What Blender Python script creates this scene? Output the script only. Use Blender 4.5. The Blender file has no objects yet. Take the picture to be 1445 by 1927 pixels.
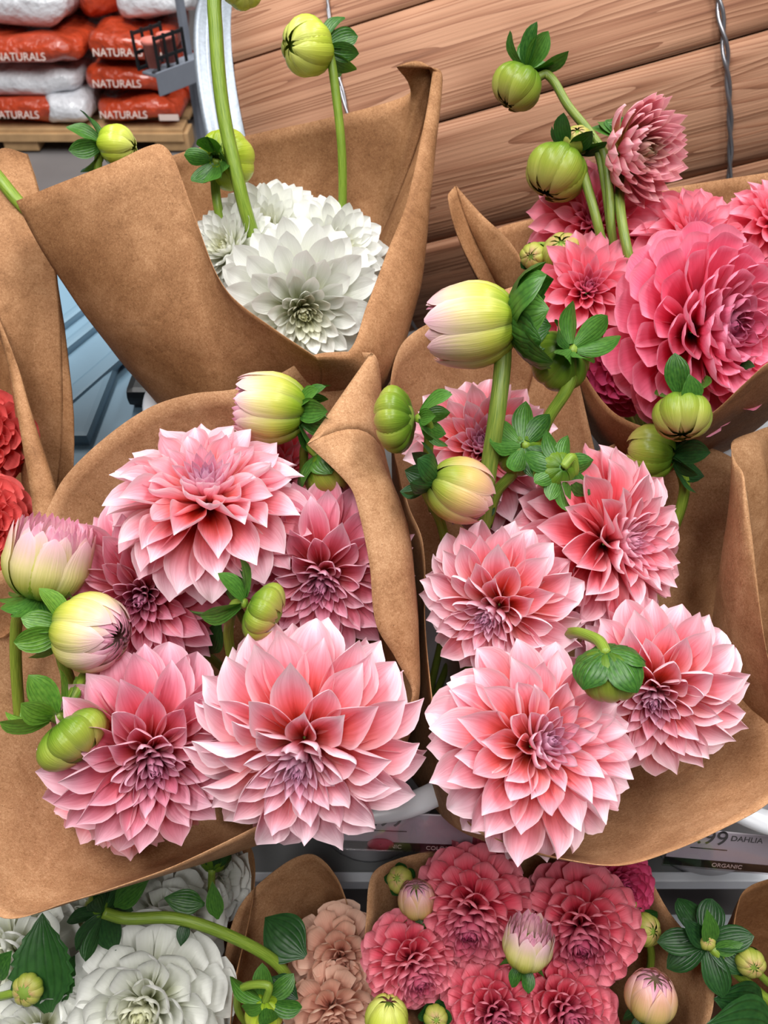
import bpy, bmesh, math, random
import numpy as np
from mathutils import Vector, Matrix

random.seed(7)
rng = np.random.default_rng(7)
scene = bpy.context.scene
col = scene.collection
PI = math.pi

# ------------------------------------------------------------------ camera
F = 1512.0
CX, CY = 722.5, 963.5
H = 1.55
PITCH = math.radians(46)
cam_d = bpy.data.cameras.new('camera')
cam = bpy.data.objects.new('camera', cam_d)
col.objects.link(cam)
cam.location = (0, 0, H)
cam.rotation_euler = (math.radians(90) - PITCH, 0, 0)
cam_d.sensor_fit = 'VERTICAL'
cam_d.sensor_height = 36.0
cam_d.lens = 36.0 * F / 1927.0
cam_d.clip_start = 0.02
cam_d.clip_end = 60
scene.camera = cam
cam_d.dof.use_dof = True
cam_d.dof.focus_distance = .78
cam_d.dof.aperture_fstop = 9.0

C0 = Vector((0, 0, H))
RIGHT = Vector((1, 0, 0))
FWD = Vector((0, math.cos(PITCH), -math.sin(PITCH)))
UP = Vector((0, math.sin(PITCH), math.cos(PITCH)))


def P(x, y, d):
    """a point of the place, measured on the photograph (x, y) at depth d metres"""
    return C0 + d * (FWD + (x - CX) / F * RIGHT + (CY - y) / F * UP)


def cdir(ox, oy, oz=None):
    """direction with image-right ox, image-down oy and the rest toward the viewer"""
    if oz is None:
        oz = math.sqrt(max(0.02, 1 - ox * ox - oy * oy))
    return (RIGHT * ox - UP * oy - FWD * oz).normalized()


# ------------------------------------------------------------------ light
scene.view_settings.view_transform = 'Standard'
scene.view_settings.look = 'None'
scene.view_settings.gamma = 1
scene.view_settings.use_curve_mapping = False
scene.view_settings.exposure = -0.1

world = bpy.data.worlds.new('world')
scene.world = world
world.use_nodes = True
world.node_tree.nodes['Background'].inputs[0].default_value = (0.93, 0.96, 1.0, 1)
world.node_tree.nodes['Background'].inputs[1].default_value = 0.06


def area(name, loc, size, power, target=None, colr=(1, 0.985, 0.96)):
    l = bpy.data.lights.new(name, 'AREA')
    l.shape = 'RECTANGLE'
    l.size, l.size_y = size
    l.energy = power
    l.color = colr
    o = bpy.data.objects.new(name, l)
    col.objects.link(o)
    o.location = loc
    d = Vector(target) - Vector(loc) if target else Vector((0, 0, -1))
    o.rotation_euler = d.to_track_quat('-Z', 'Y').to_euler()
    return o


# rows of ceiling strip lights of the shop
for i, (x, y, w) in enumerate([(-1.35, .65, 130), (1.45, .45, 130), (-1.5, 3.4, 84), (1.7, 3.2, 84), (-0.1, -1.2, 84)]):
    area('ceiling_strip_light', (x, y, 4.3), (0.5, 2.4), w)


# ------------------------------------------------------------------ helpers
def lin(c):
    out = []
    for v in c[:3]:
        v = v / 255.0
        out.append(v / 12.92 if v <= 0.04045 else ((v + 0.055) / 1.055) ** 2.4)
    return (out[0], out[1], out[2], 1.0)


def link(o, parent=None):
    col.objects.link(o)
    if parent is not None:
        o.parent = parent
    return o


def meshobj(name, me, mat=None, parent=None):
    o = bpy.data.objects.new(name, me)
    if mat is not None and not me.materials:
        me.materials.append(mat)
    return link(o, parent)


def empty(name, loc=(0, 0, 0)):
    o = bpy.data.objects.new(name, None)
    o.empty_display_size = 0.02
    o.location = loc
    return link(o)


def tag(o, label, cat, group=None):
    o['label'] = label
    o['category'] = cat
    if group:
        o['group'] = group
    return o


def mesh(name, verts, faces, uvs=None, smooth=True, mat=None):
    me = bpy.data.meshes.new(name)
    me.from_pydata([tuple(v) for v in verts], [], faces)
    if smooth:
        me.polygons.foreach_set('use_smooth', [True] * len(me.polygons))
    if uvs is not None:
        uv = me.uv_layers.new(name='UVMap')
        idx = np.zeros(len(me.loops), dtype=np.int32)
        me.loops.foreach_get('vertex_index', idx)
        uv.data.foreach_set('uv', np.asarray(uvs, dtype=np.float32)[idx].ravel())
    if mat is not None:
        me.materials.append(mat)
    me.update()
    return me


def grid_faces(nu, nv, close_v=False):
    f = []
    for i in range(nu - 1):
        for j in range(nv if close_v else nv - 1):
            a = i * nv + j
            b = i * nv + (j + 1) % nv
            f.append((a, b, b + nv, a + nv))
    return f


def sinterp(x, xs, ys):
    """smooth (monotone-ish) interpolation"""
    xs = np.asarray(xs, float); ys = np.asarray(ys, float)
    x = np.asarray(x, float)
    m = np.gradient(ys, xs)
    i = np.clip(np.searchsorted(xs, x) - 1, 0, len(xs) - 2)
    h = xs[i + 1] - xs[i]
    t = (x - xs[i]) / h
    return ((2 * t**3 - 3 * t**2 + 1) * ys[i] + (t**3 - 2 * t**2 + t) * h * m[i]
            + (-2 * t**3 + 3 * t**2) * ys[i + 1] + (t**3 - t**2) * h * m[i + 1])


# ------------------------------------------------------------------ node materials
def nmat(name):
    m = bpy.data.materials.new(name)
    m.use_nodes = True
    nt = m.node_tree
    for n in list(nt.nodes):
        nt.nodes.remove(n)
    out = nt.nodes.new('ShaderNodeOutputMaterial')
    return m, nt, out


def N(nt, kind, **kw):
    n = nt.nodes.new(kind)
    for k, v in kw.items():
        if k.startswith('i_'):
            n.inputs[int(k[2:]) if k[2:].isdigit() else k[2:]].default_value = v
        else:
            setattr(n, k, v)
    return n


def ramp(nt, stops, interp='LINEAR'):
    r = nt.nodes.new('ShaderNodeValToRGB')
    cr = r.color_ramp
    cr.interpolation = interp
    while len(cr.elements) > 2:
        cr.elements.remove(cr.elements[-1])
    while len(cr.elements) < len(stops):
        cr.elements.new(0.5)
    for e, (p, c) in zip(cr.elements, stops):
        e.position = p
        e.color = c
    return r


def math_n(nt, op, a, b=None, clamp=False):
    n = nt.nodes.new('ShaderNodeMath')
    n.operation = op
    n.use_clamp = clamp
    for i, v in enumerate((a, b)):
        if v is None:
            continue
        if isinstance(v, (int, float)):
            n.inputs[i].default_value = v
        else:
            nt.links.new(v, n.inputs[i])
    return n.outputs[0]


def mixc(nt, fac, a, b, blend='MIX'):
    n = nt.nodes.new('ShaderNodeMix')
    n.data_type = 'RGBA'
    n.blend_type = blend
    for sock, v in ((n.inputs[0], fac), (n.inputs[6], a), (n.inputs[7], b)):
        if isinstance(v, (int, float)):
            sock.default_value = v
        elif isinstance(v, tuple):
            sock.default_value = v
        else:
            nt.links.new(v, sock)
    return n.outputs[2]


def surf(nt, out, colour, rough=0.5, spec=0.3, trans=0.0, trans_col=None, bump=None, bump_s=0.1, bump_d=0.001, metal=0.0, coat=0.0):
    p = nt.nodes.new('ShaderNodeBsdfPrincipled')
    if isinstance(colour, tuple):
        p.inputs['Base Color'].default_value = colour
    else:
        nt.links.new(colour, p.inputs['Base Color'])
    if isinstance(rough, (int, float)):
        p.inputs['Roughness'].default_value = rough
    else:
        nt.links.new(rough, p.inputs['Roughness'])
    p.inputs['Specular IOR Level'].default_value = spec
    p.inputs['Metallic'].default_value = metal
    p.inputs['Coat Weight'].default_value = coat
    last = p.outputs[0]
    nrm = None
    if bump is not None:
        b = nt.nodes.new('ShaderNodeBump')
        b.inputs['Strength'].default_value = bump_s
        b.inputs['Distance'].default_value = bump_d
        nt.links.new(bump, b.inputs['Height'])
        nrm = b.outputs[0]
        nt.links.new(nrm, p.inputs['Normal'])
    if trans > 0:
        t = nt.nodes.new('ShaderNodeBsdfTranslucent')
        c = trans_col if trans_col is not None else colour
        if isinstance(c, tuple):
            t.inputs[0].default_value = c
        else:
            nt.links.new(c, t.inputs[0])
        mx = nt.nodes.new('ShaderNodeMixShader')
        mx.inputs[0].default_value = trans
        nt.links.new(p.outputs[0], mx.inputs[1])
        nt.links.new(t.outputs[0], mx.inputs[2])
        last = mx.outputs[0]
    nt.links.new(last, out.inputs[0])
    return p


def petal_mat(name, stops, edge, centre, edge_amt=0.55, vein=0.12, trans=0.3, back=None, rough=0.5):
    """stops: colours from the base of a petal to its tip; edge: rim colour; centre: tint of the youngest petals
    (object colour red = place in the head, 0 centre .. 1 outermost)"""
    m, nt, out = nmat(name)
    uv = N(nt, 'ShaderNodeUVMap')
    sep = N(nt, 'ShaderNodeSeparateXYZ')
    nt.links.new(uv.outputs[0], sep.inputs[0])
    u, v = sep.outputs[1], sep.outputs[0]
    info = N(nt, 'ShaderNodeObjectInfo')
    sc = N(nt, 'ShaderNodeSeparateColor')
    nt.links.new(info.outputs['Color'], sc.inputs[0])
    # streaks along the petal
    cmb = N(nt, 'ShaderNodeCombineXYZ')
    nt.links.new(math_n(nt, 'MULTIPLY', v, 22.0), cmb.inputs[0])
    nt.links.new(math_n(nt, 'MULTIPLY', u, 2.2), cmb.inputs[1])
    nt.links.new(math_n(nt, 'MULTIPLY', info.outputs['Random'], 40.0), cmb.inputs[2])
    nz = N(nt, 'ShaderNodeTexNoise')
    nz.inputs['Scale'].default_value = 1.0
    nz.inputs['Detail'].default_value = 2.0
    nt.links.new(cmb.outputs[0], nz.inputs['Vector'])
    wob = math_n(nt, 'MULTIPLY', math_n(nt, 'SUBTRACT', nz.outputs[0], 0.5), 0.16)
    rj = math_n(nt, 'MULTIPLY', math_n(nt, 'SUBTRACT', info.outputs['Random'], 0.5), 0.14)
    uu = math_n(nt, 'ADD', math_n(nt, 'ADD', u, wob), rj, True)
    r = ramp(nt, [(p, lin(c)) for p, c in stops])
    nt.links.new(uu, r.inputs[0])
    c = r.outputs[0]
    # rim
    a = math_n(nt, 'ABSOLUTE', math_n(nt, 'MULTIPLY', math_n(nt, 'SUBTRACT', v, 0.5), 2.0))
    e = math_n(nt, 'MULTIPLY', math_n(nt, 'POWER', a, 3.0), edge_amt)
    e = math_n(nt, 'MULTIPLY', e, math_n(nt, 'MULTIPLY', u, 1.2, True))
    c = mixc(nt, e, c, lin(edge))
    # centre tint
    f = math_n(nt, 'SUBTRACT', 1.0, math_n(nt, 'MULTIPLY', sc.outputs[0], 2.9), True)
    f = math_n(nt, 'MULTIPLY', f, 0.9)
    c = mixc(nt, f, c, lin(centre))
    # veins
    vv = math_n(nt, 'ADD', math_n(nt, 'MULTIPLY', nz.outputs[0], vein * 2), 1.0 - vein)
    vc = N(nt, 'ShaderNodeCombineColor')
    for k in range(3):
        nt.links.new(vv, vc.inputs[k])
    c = mixc(nt, 1.0, c, vc.outputs[0], 'MULTIPLY')
    if back is not None:
        g = N(nt, 'ShaderNodeNewGeometry')
        c = mixc(nt, math_n(nt, 'MULTIPLY', g.outputs['Backfacing'], 0.6), c, lin(back))
    surf(nt, out, c, rough=rough, spec=0.25, trans=trans, bump=nz.outputs[0], bump_s=0.25, bump_d=0.002)
    return m


# ------------------------------------------------------------------ petals and flower heads
PROF = {
    'pointed': ([0, .12, .3, .5, .66, .78, .86, .92, .965, 1], [.2, .34, .62, .9, 1.0, .9, .66, .36, .14, .012]),
    'round': ([0, .15, .35, .55, .72, .84, .91, .96, .985, 1], [.26, .4, .64, .86, .98, 1.0, .98, .88, .7, .4]),
    'narrow': ([0, .15, .35, .55, .72, .84, .91, .96, 1], [.35, .5, .75, .95, 1.0, .88, .66, .38, .05]),
    'leaf': ([0, .08, .25, .45, .65, .82, .93, 1], [.12, .3, .8, 1.0, .85, .5, .2, .01]),
    'sepal': ([0, .1, .3, .5, .7, .85, .95, 1], [.4, .55, .85, 1.0, .9, .6, .25, .02]),
}


def petal_mesh(name, prof, W, roll, bend, mat, wave=0.0, twist=0.0, tipflick=0.0, keel=0.0, nu=15, nv=9, phase=0.0, skew=0.0):
    """length 1 along y, inner face toward +z. roll: (base, mid, tip) half-angles of the cross-section arc;
    bend: (b0,b1,b2) heading angle along the length, + = toward the axis"""
    us = np.linspace(0, 1, nu)
    us = us ** 0.85
    vs = np.linspace(-1, 1, nv)
    w = W * sinterp(us, *PROF[prof])
    w = np.maximum(w, 0.004)
    A = sinterp(us, [0, .45, 1], roll)
    uf = np.linspace(0, 1, 80)
    psi = bend[0] + bend[1] * uf + bend[2] * uf ** 3 + tipflick * np.clip((uf - .78) / .22, 0, 1) ** 2
    yy = np.concatenate([[0], np.cumsum(np.cos((psi[1:] + psi[:-1]) / 2) / 79)])
    zz = np.concatenate([[0], np.cumsum(np.sin((psi[1:] + psi[:-1]) / 2) / 79)])
    verts, uvs = [], []
    for k, u in enumerate(us):
        y0, z0, ps = np.interp(u, uf, yy), np.interp(u, uf, zz), np.interp(u, uf, psi)
        a = max(0.05, A[k])
        tw = twist * u
        for v in vs:
            x = w[k] * math.sin(a * v) / a
            z = w[k] * (1 - math.cos(a * v)) / a
            z -= keel * w[k] * max(0, 1 - abs(v) * 3.2)
            z += wave * w[k] * math.sin(7.5 * u + phase + (1.3 if v > 0 else 0)) * v * v * u
            x, z = x * math.cos(tw) - z * math.sin(tw), x * math.sin(tw) + z * math.cos(tw)
            x += skew * u * u
            verts.append((x, y0 - z * math.sin(ps), z0 + z * math.cos(ps)))
            uvs.append((v * .5 + .5, u))
    return mesh(name, verts, grid_faces(nu, nv), uvs, True, mat)


def frame_from_axis(axis, spin=0.0):
    z = Vector(axis).normalized()
    x = Vector((0, 0, 1)).cross(z)
    if x.length < 1e-3:
        x = Vector((1, 0, 0))
    x.normalize()
    y = z.cross(x)
    M = Matrix((x, y, z)).transposed()
    return M @ Matrix.Rotation(spin, 3, 'Z')


GA = PI * (3 - math.sqrt(5))


def lerp(a, b, t):
    return a + (b - a) * t


def sstep(a, b, x):
    t = min(1, max(0, (x - a) / (b - a)))
    return t * t * (3 - 2 * t)


class Kind:
    """shape of a flower head: petal library by place in the head (bins from centre to rim)"""
    BINS = 9

    def __init__(s, name, mat, n, theta, L, W, prof, roll_c, roll_m, roll_o, bend_c, bend_o, wave=0.15, var=3, off=0.1, tw=0.25, flick=0.3, keel=0.12, jit=0.05, thp=0.75, wc=0.8, scoop=False):
        s.n, s.theta, s.L, s.off, s.jit, s.thp = n, theta, L, off, jit, thp
        s.lib = []
        r = random.Random(name)
        for b in range(s.BINS):
            t = b / (s.BINS - 1)
            row = []
            for k in range(var):
                roll = []
                for q in range(3):
                    if t < .5:
                        roll.append(lerp(roll_c[q], roll_m[q], sstep(0, .5, t)))
                    else:
                        roll.append(lerp(roll_m[q], roll_o[q], sstep(.5, 1, t)))
                bend = [lerp(bend_c[q], bend_o[q], t) + r.uniform(-.06, .06) for q in range(3)]
                w = W * lerp(wc, 1.0, sstep(0, .42, t)) * r.uniform(.92, 1.08)
                row.append(petal_mesh('petal', prof, w, roll, bend, mat, wave * r.uniform(.4, 1.3) * sstep(.1, .6, t), r.uniform(-tw, tw) * sstep(.1, .5, t),
                                      (flick * r.uniform(-.6, 1.2) if not scoop else flick * r.uniform(.7, 1.2)), keel, phase=r.uniform(0, 6), skew=r.uniform(-.05, .05)))
            s.lib.append(row)


def flower_head(root, kind, centre, axis, R, spin=0.0, seed=0, n=None, parent=None):
    r = random.Random(seed * 77 + 5)
    M = frame_from_axis(axis, spin)
    n = n or kind.n
    for i in range(n):
        s = (i + .3) / n
        th = math.radians(lerp(kind.theta[0], kind.theta[1], s ** kind.thp)) + r.uniform(-1, 1) * kind.jit
        ph = i * GA + r.uniform(-1, 1) * kind.jit * 2
        L = R * sinterp(np.array([s]), kind.L[0], kind.L[1])[0] * r.uniform(.94, 1.05)
        rad = Vector((math.cos(ph), math.sin(ph), 0))
        zz = Vector((0, 0, 1))
        d = rad * math.sin(th) + zz * math.cos(th)
        nn = -rad * math.cos(th) + zz * math.sin(th)
        x = d.cross(nn)
        base = rad * (kind.off * R * min(1, s * 1.6)) - zz * (kind.off * R * s * 1.2) + zz * (.06 * R)
        Rm = Matrix((x, d, nn)).transposed()
        Rm = M @ Rm @ Matrix.Rotation(r.uniform(-.14, .14), 3, 'Y')
        mat4 = Matrix.Translation(Vector(centre) + M @ base) @ Rm.to_4x4() @ Matrix.Scale(L, 4)
        b = min(kind.BINS - 1, int(s * kind.BINS))
        o = bpy.data.objects.new('petal', r.choice(kind.lib[b]))
        o.color = (s, r.random(), 0, 1)
        col.objects.link(o)
        o.parent = root
        o.matrix_local = root.matrix_basis.inverted() @ mat4
    return M


# petal colours, measured on the lit petals
M_PINK = petal_mat('petal_blush_pink', [(0, (206, 52, 24)), (.36, (226, 82, 62)), (.54, (236, 116, 116)), (.7, (238, 146, 160)), (.86, (244, 190, 205)), (1, (250, 222, 231))], (252, 230, 237), (206, 140, 178), edge_amt=.92)
M_ROSE = petal_mat('petal_rose_pink', [(0, (196, 44, 34)), (.36, (218, 74, 76)), (.56, (226, 104, 122)), (.74, (228, 134, 156)), (.9, (236, 172, 192)), (1, (244, 202, 217))], (247, 212, 224), (184, 102, 142), edge_amt=.88)
M_CORAL = petal_mat('petal_coral_pink', [(0, (196, 36, 34)), (.3, (222, 64, 70)), (.6, (232, 96, 108)), (.8, (238, 142, 158)), (1, (248, 208, 219))], (250, 216, 226), (222, 150, 180), edge_amt=.92)
K_DIN = dict(n=132, theta=(2, 134), L=([0, .12, .3, .45, .7, 1], [.40, .44, .62, .86, 1.0, 1.0]), W=.245, prof='pointed',
             roll_c=(2.5, 1.9, 1.4), roll_m=(2.4, 1.6, 1.15), roll_o=(2.0, 1.1, .9), bend_c=(-.2, .6, .0), bend_o=(.4, -.85, -.2), thp=1.03, wave=.34, tw=.38, flick=1.0, keel=.08, wc=.62)


# ------------------------------------------------------------------ surface materials
def simple(name, c, rough=0.5, spec=0.3, metal=0.0, noise=0.0, scale=40.0, bump=0.0, coat=0.0, trans=0.0):
    m, nt, out = nmat(name)
    tc = N(nt, 'ShaderNodeTexCoord')
    nz = N(nt, 'ShaderNodeTexNoise')
    nz.inputs['Scale'].default_value = scale
    nz.inputs['Detail'].default_value = 4
    nt.links.new(tc.outputs['Object'], nz.inputs['Vector'])
    r = ramp(nt, [(.3, tuple(v * (1 - noise) for v in lin(c)[:3]) + (1,)), (.7, tuple(min(1, v * (1 + noise)) for v in lin(c)[:3]) + (1,))])
    nt.links.new(nz.outputs[0], r.inputs[0])
    surf(nt, out, r.outputs[0], rough, spec, trans, None, nz.outputs[0] if bump else None, bump, 0.003 if bump < .9 else .03, metal, coat)
    return m


def kraft(name, dark, mid, light, trans=0.1, stain=0.5):
    m, nt, out = nmat(name)
    tc = N(nt, 'ShaderNodeTexCoord')
    co = tc.outputs['Object']

    def noise(scale, det, rough=.55, dist=0.0):
        n = N(nt, 'ShaderNodeTexNoise')
        n.inputs['Scale'].default_value = scale
        n.inputs['Detail'].default_value = det
        n.inputs['Roughness'].default_value = rough
        n.inputs['Distortion'].default_value = dist
        nt.links.new(co, n.inputs['Vector'])
        return n.outputs[0]
    fib = noise(420, 3, .7, 1.2)
    blot = noise(34, 4, .6, .6)
    big = noise(7, 3, .5, .3)
    k = math_n(nt, 'ADD', math_n(nt, 'MULTIPLY', fib, .68), math_n(nt, 'MULTIPLY', blot, .32))
    r = ramp(nt, [(.34, lin(dark)), (.5, lin(mid)), (.66, lin(light))])
    nt.links.new(k, r.inputs[0])
    st = ramp(nt, [(.46, (1, 1, 1, 1)), (.66, (1 - .42 * stain, 1 - .5 * stain, 1 - .6 * stain, 1))])
    nt.links.new(big, st.inputs[0])
    c = mixc(nt, 1.0, r.outputs[0], st.outputs[0], 'MULTIPLY')
    # dark fibre flecks
    vo = N(nt, 'ShaderNodeTexVoronoi')
    vo.inputs['Scale'].default_value = 85
    nt.links.new(co, vo.inputs['Vector'])
    fl = math_n(nt, 'LESS_THAN', vo.outputs['Distance'], .055)
    c = mixc(nt, math_n(nt, 'MULTIPLY', fl, .55), c, lin((70, 42, 26)))
    rg = math_n(nt, 'ABSOLUTE', math_n(nt, 'SUBTRACT', noise(15, 2, .5, .8), .5))
    h = math_n(nt, 'ADD', math_n(nt, 'MULTIPLY', fib, .06), math_n(nt, 'MULTIPLY', rg, 1.6, True))
    surf(nt, out, c, .72, .25, trans, mixc(nt, 1.0, c, (1.0, .72, .42, 1), 'MULTIPLY'), h, .22, .008)
    return m


def wood_mat(name):
    m, nt, out = nmat(name)
    tc = N(nt, 'ShaderNodeTexCoord')
    info = N(nt, 'ShaderNodeObjectInfo')
    off = N(nt, 'ShaderNodeCombineXYZ')
    rnd = math_n(nt, 'MULTIPLY', info.outputs['Random'], 31.0)
    nt.links.new(rnd, off.inputs[0])
    nt.links.new(rnd, off.inputs[1])
    add = N(nt, 'ShaderNodeVectorMath', operation='ADD')
    nt.links.new(tc.outputs['Object'], add.inputs[0])
    nt.links.new(off.outputs[0], add.inputs[1])
    mp = N(nt, 'ShaderNodeMapping')
    mp.inputs['Scale'].default_value = (.22, 7.5, 7.5)
    nt.links.new(add.outputs[0], mp.inputs['Vector'])
    n1 = N(nt, 'ShaderNodeTexNoise')
    n1.inputs['Scale'].default_value = 1.6
    n1.inputs['Detail'].default_value = 2
    n1.inputs['Distortion'].default_value = .5
    nt.links.new(mp.outputs[0], n1.inputs['Vector'])
    bands = math_n(nt, 'FRACT', math_n(nt, 'MULTIPLY', n1.outputs[0], 22.0))
    bands = math_n(nt, 'POWER', bands, 2.2)
    mp2 = N(nt, 'ShaderNodeMapping')
    mp2.inputs['Scale'].default_value = (5, 220, 220)
    nt.links.new(add.outputs[0], mp2.inputs['Vector'])
    n2 = N(nt, 'ShaderNodeTexNoise')
    n2.inputs['Scale'].default_value = 1.0
    n2.inputs['Detail'].default_value = 3
    nt.links.new(mp2.outputs[0], n2.inputs['Vector'])
    k = math_n(nt, 'ADD', math_n(nt, 'MULTIPLY', bands, .62), math_n(nt, 'MULTIPLY', n2.outputs[0], .42))
    r = ramp(nt, [(.1, lin((180, 136, 108))), (.4, lin((166, 121, 94))), (.7, lin((144, 98, 73))), (1.0, lin((96, 58, 41)))])
    nt.links.new(k, r.inputs[0])
    n3 = N(nt, 'ShaderNodeTexNoise')
    n3.inputs['Scale'].default_value = 3.2
    nt.links.new(add.outputs[0], n3.inputs['Vector'])
    st = ramp(nt, [(.35, (.72, .66, .62, 1)), (.62, (1, 1, 1, 1))])
    nt.links.new(n3.outputs[0], st.inputs[0])
    c = mixc(nt, 1.0, r.outputs[0], st.outputs[0], 'MULTIPLY')
    surf(nt, out, c, .68, .25, bump=math_n(nt, 'ADD', k, math_n(nt, 'MULTIPLY', n2.outputs[0], .8)), bump_s=.3, bump_d=.004)
    return m


def leaf_mat(name, a, b, rough=.38):
    m, nt, out = nmat(name)
    uv = N(nt, 'ShaderNodeUVMap')
    sep = N(nt, 'ShaderNodeSeparateXYZ')
    nt.links.new(uv.outputs[0], sep.inputs[0])
    info = N(nt, 'ShaderNodeObjectInfo')
    av = math_n(nt, 'ABSOLUTE', math_n(nt, 'SUBTRACT', sep.outputs[0], .5))
    # lines that follow the blade
    ln = math_n(nt, 'SINE', math_n(nt, 'ADD', math_n(nt, 'MULTIPLY', sep.outputs[0], 48.0), math_n(nt, 'MULTIPLY', sep.outputs[1], 3.0)))
    ln = math_n(nt, 'POWER', math_n(nt, 'ADD', math_n(nt, 'MULTIPLY', ln, .5), .5), 4.0)
    tc = N(nt, 'ShaderNodeTexCoord')
    nz = N(nt, 'ShaderNodeTexNoise')
    nz.inputs['Scale'].default_value = 9
    nt.links.new(uv.outputs[0], nz.inputs['Vector'])
    k = math_n(nt, 'ADD', math_n(nt, 'MULTIPLY', nz.outputs[0], .7), math_n(nt, 'MULTIPLY', info.outputs['Random'], .35))
    r = ramp(nt, [(.25, lin(a)), (.75, lin(b))])
    nt.links.new(k, r.inputs[0])
    c = mixc(nt, math_n(nt, 'MULTIPLY', ln, .3), r.outputs[0], tuple(v * .35 for v in lin(a)[:3]) + (1,))
    surf(nt, out, c, rough, .45, .18, mixc(nt, 1.0, c, (1.0, 1.2, .3, 1), 'MULTIPLY'), ln, .25, .002)
    return m


def stem_mat(name, a, b):
    m, nt, out = nmat(name)
    uv = N(nt, 'ShaderNodeUVMap')
    mp = N(nt, 'ShaderNodeMapping')
    mp.inputs['Scale'].default_value = (14, 2.5, 1)
    nt.links.new(uv.outputs[0], mp.inputs[0])
    nz = N(nt, 'ShaderNodeTexNoise')
    nz.inputs['Scale'].default_value = 1.5
    nt.links.new(mp.outputs[0], nz.inputs['Vector'])
    r = ramp(nt, [(.3, lin(a)), (.7, lin(b))])
    nt.links.new(nz.outputs[0], r.inputs[0])
    surf(nt, out, r.outputs[0], .38, .4, 0.1, None, nz.outputs[0], .25, .002)
    return m


M_KRAFT = kraft('kraft_paper', (146, 103, 69), (178, 133, 95), (204, 162, 123))
M_KRAFT_D = kraft('kraft_paper_brown', (130, 89, 56), (163, 117, 79), (190, 145, 105), stain=.7)
M_WOOD = wood_mat('barrel_wood')
M_LEAF = leaf_mat('leaf_green', (38, 84, 30), (84, 134, 50))
M_LEAF_D = leaf_mat('leaf_dark_green', (22, 56, 26), (48, 92, 40))
M_LEAF_L = leaf_mat('leaf_light_green', (72, 120, 38), (120, 164, 62))
M_STEM = stem_mat('stem_green', (104, 134, 40), (144, 168, 62))
M_STEM_D = stem_mat('stem_olive', (92, 118, 44), (136, 150, 64))
M_BUCKET = simple('bucket_white_plastic', (226, 228, 234), .28, .5, noise=.02)
M_BUCKET_BODY = simple('bucket_grey_plastic', (196, 196, 202), .3, .5, noise=.05)
M_STEEL = simple('galvanised_steel', (158, 166, 176), .5, .5, metal=.6, noise=.12, scale=160, bump=.05)
M_WIRE = simple('wire_steel', (150, 150, 156), .34, .5, metal=.85, noise=.1, scale=60)
M_WHITE_METAL = simple('white_powder_coat', (225, 228, 235), .4, .4, noise=.02)
M_DECK = simple('grey_deck', (120, 121, 122), .6, .3, noise=.05, scale=20)
M_CONC = simple('concrete_floor', (122, 118, 118), .55, .3, noise=.1, scale=3)
M_BLUE = simple('blue_grey_plastic', (112, 142, 162), .42, .4, noise=.04, scale=12)
M_BLUE_D = simple('dark_blue_plastic', (52, 66, 80), .45, .4, noise=.05)
M_BLACK = simple('black_plastic', (30, 32, 34), .4, .4, noise=.05)
M_GREY = simple('grey_sheet_metal', (128, 134, 146), .5, .4, noise=.03)
M_PALLET = simple('pallet_wood', (190, 154, 112), .7, .2, noise=.15, scale=14)
M_ORANGE = simple('orange_bag_film', (188, 68, 38), .22, .5, noise=.2, scale=16, coat=.5, bump=1.0)
M_WHITEFILM = simple('white_bag_film', (222, 224, 230), .26, .5, noise=.1, scale=14, coat=.4, bump=1.0)
M_PRINT = simple('white_print', (236, 214, 206), .5)
M_PRINT_K = simple('black_print', (34, 32, 34), .5)
M_PRINT_P = simple('pink_print', (190, 96, 112), .5)
M_CARD = simple('price_card', (214, 206, 214), .35, .4, noise=.02)
M_CLEAR = None


def glass(name):
    m, nt, out = nmat(name)
    t = N(nt, 'ShaderNodeBsdfTransparent')
    t.inputs[0].default_value = (.9, .88, .9, 1)
    g = N(nt, 'ShaderNodeBsdfGlossy')
    g.inputs['Roughness'].default_value = .08
    mx = N(nt, 'ShaderNodeMixShader')
    mx.inputs[0].default_value = .12
    nt.links.new(t.outputs[0], mx.inputs[1])
    nt.links.new(g.outputs[0], mx.inputs[2])
    nt.links.new(mx.outputs[0], out.inputs[0])
    return m


M_CLEAR = glass('clear_plastic')


# ------------------------------------------------------------------ solid shapes
def box_mesh(name, sx, sy, sz, bevel=0.003, mat=None, segs=2):
    bm = bmesh.new()
    bmesh.ops.create_cube(bm, size=1)
    bmesh.ops.scale(bm, vec=(sx, sy, sz), verts=bm.verts)
    if bevel > 0:
        bmesh.ops.bevel(bm, geom=list(bm.edges), offset=bevel, segments=segs, affect='EDGES', profile=.7)
    me = bpy.data.meshes.new(name)
    bm.to_mesh(me)
    bm.free()
    if mat:
        me.materials.append(mat)
    return me


def box(name, c, size, mat, parent=None, bevel=.003, rot=None):
    o = meshobj(name, box_mesh(name, *size, bevel, mat), None, parent)
    if parent is not None:
        o.location = Vector(c) - parent.location if rot is None else Vector(c) - parent.location
    else:
        o.location = c
    if rot:
        o.rotation_euler = rot
    return o


def lathe(name, prof, mat, seg=64):
    v, uv = [], []
    for i, (r, z) in enumerate(prof):
        for k in range(seg):
            a = 2 * PI * k / seg
            v.append((r * math.cos(a), r * math.sin(a), z))
            uv.append((k / seg, i / len(prof)))
    return mesh(name, v, grid_faces(len(prof), seg, True), uv, True, mat)


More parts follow.
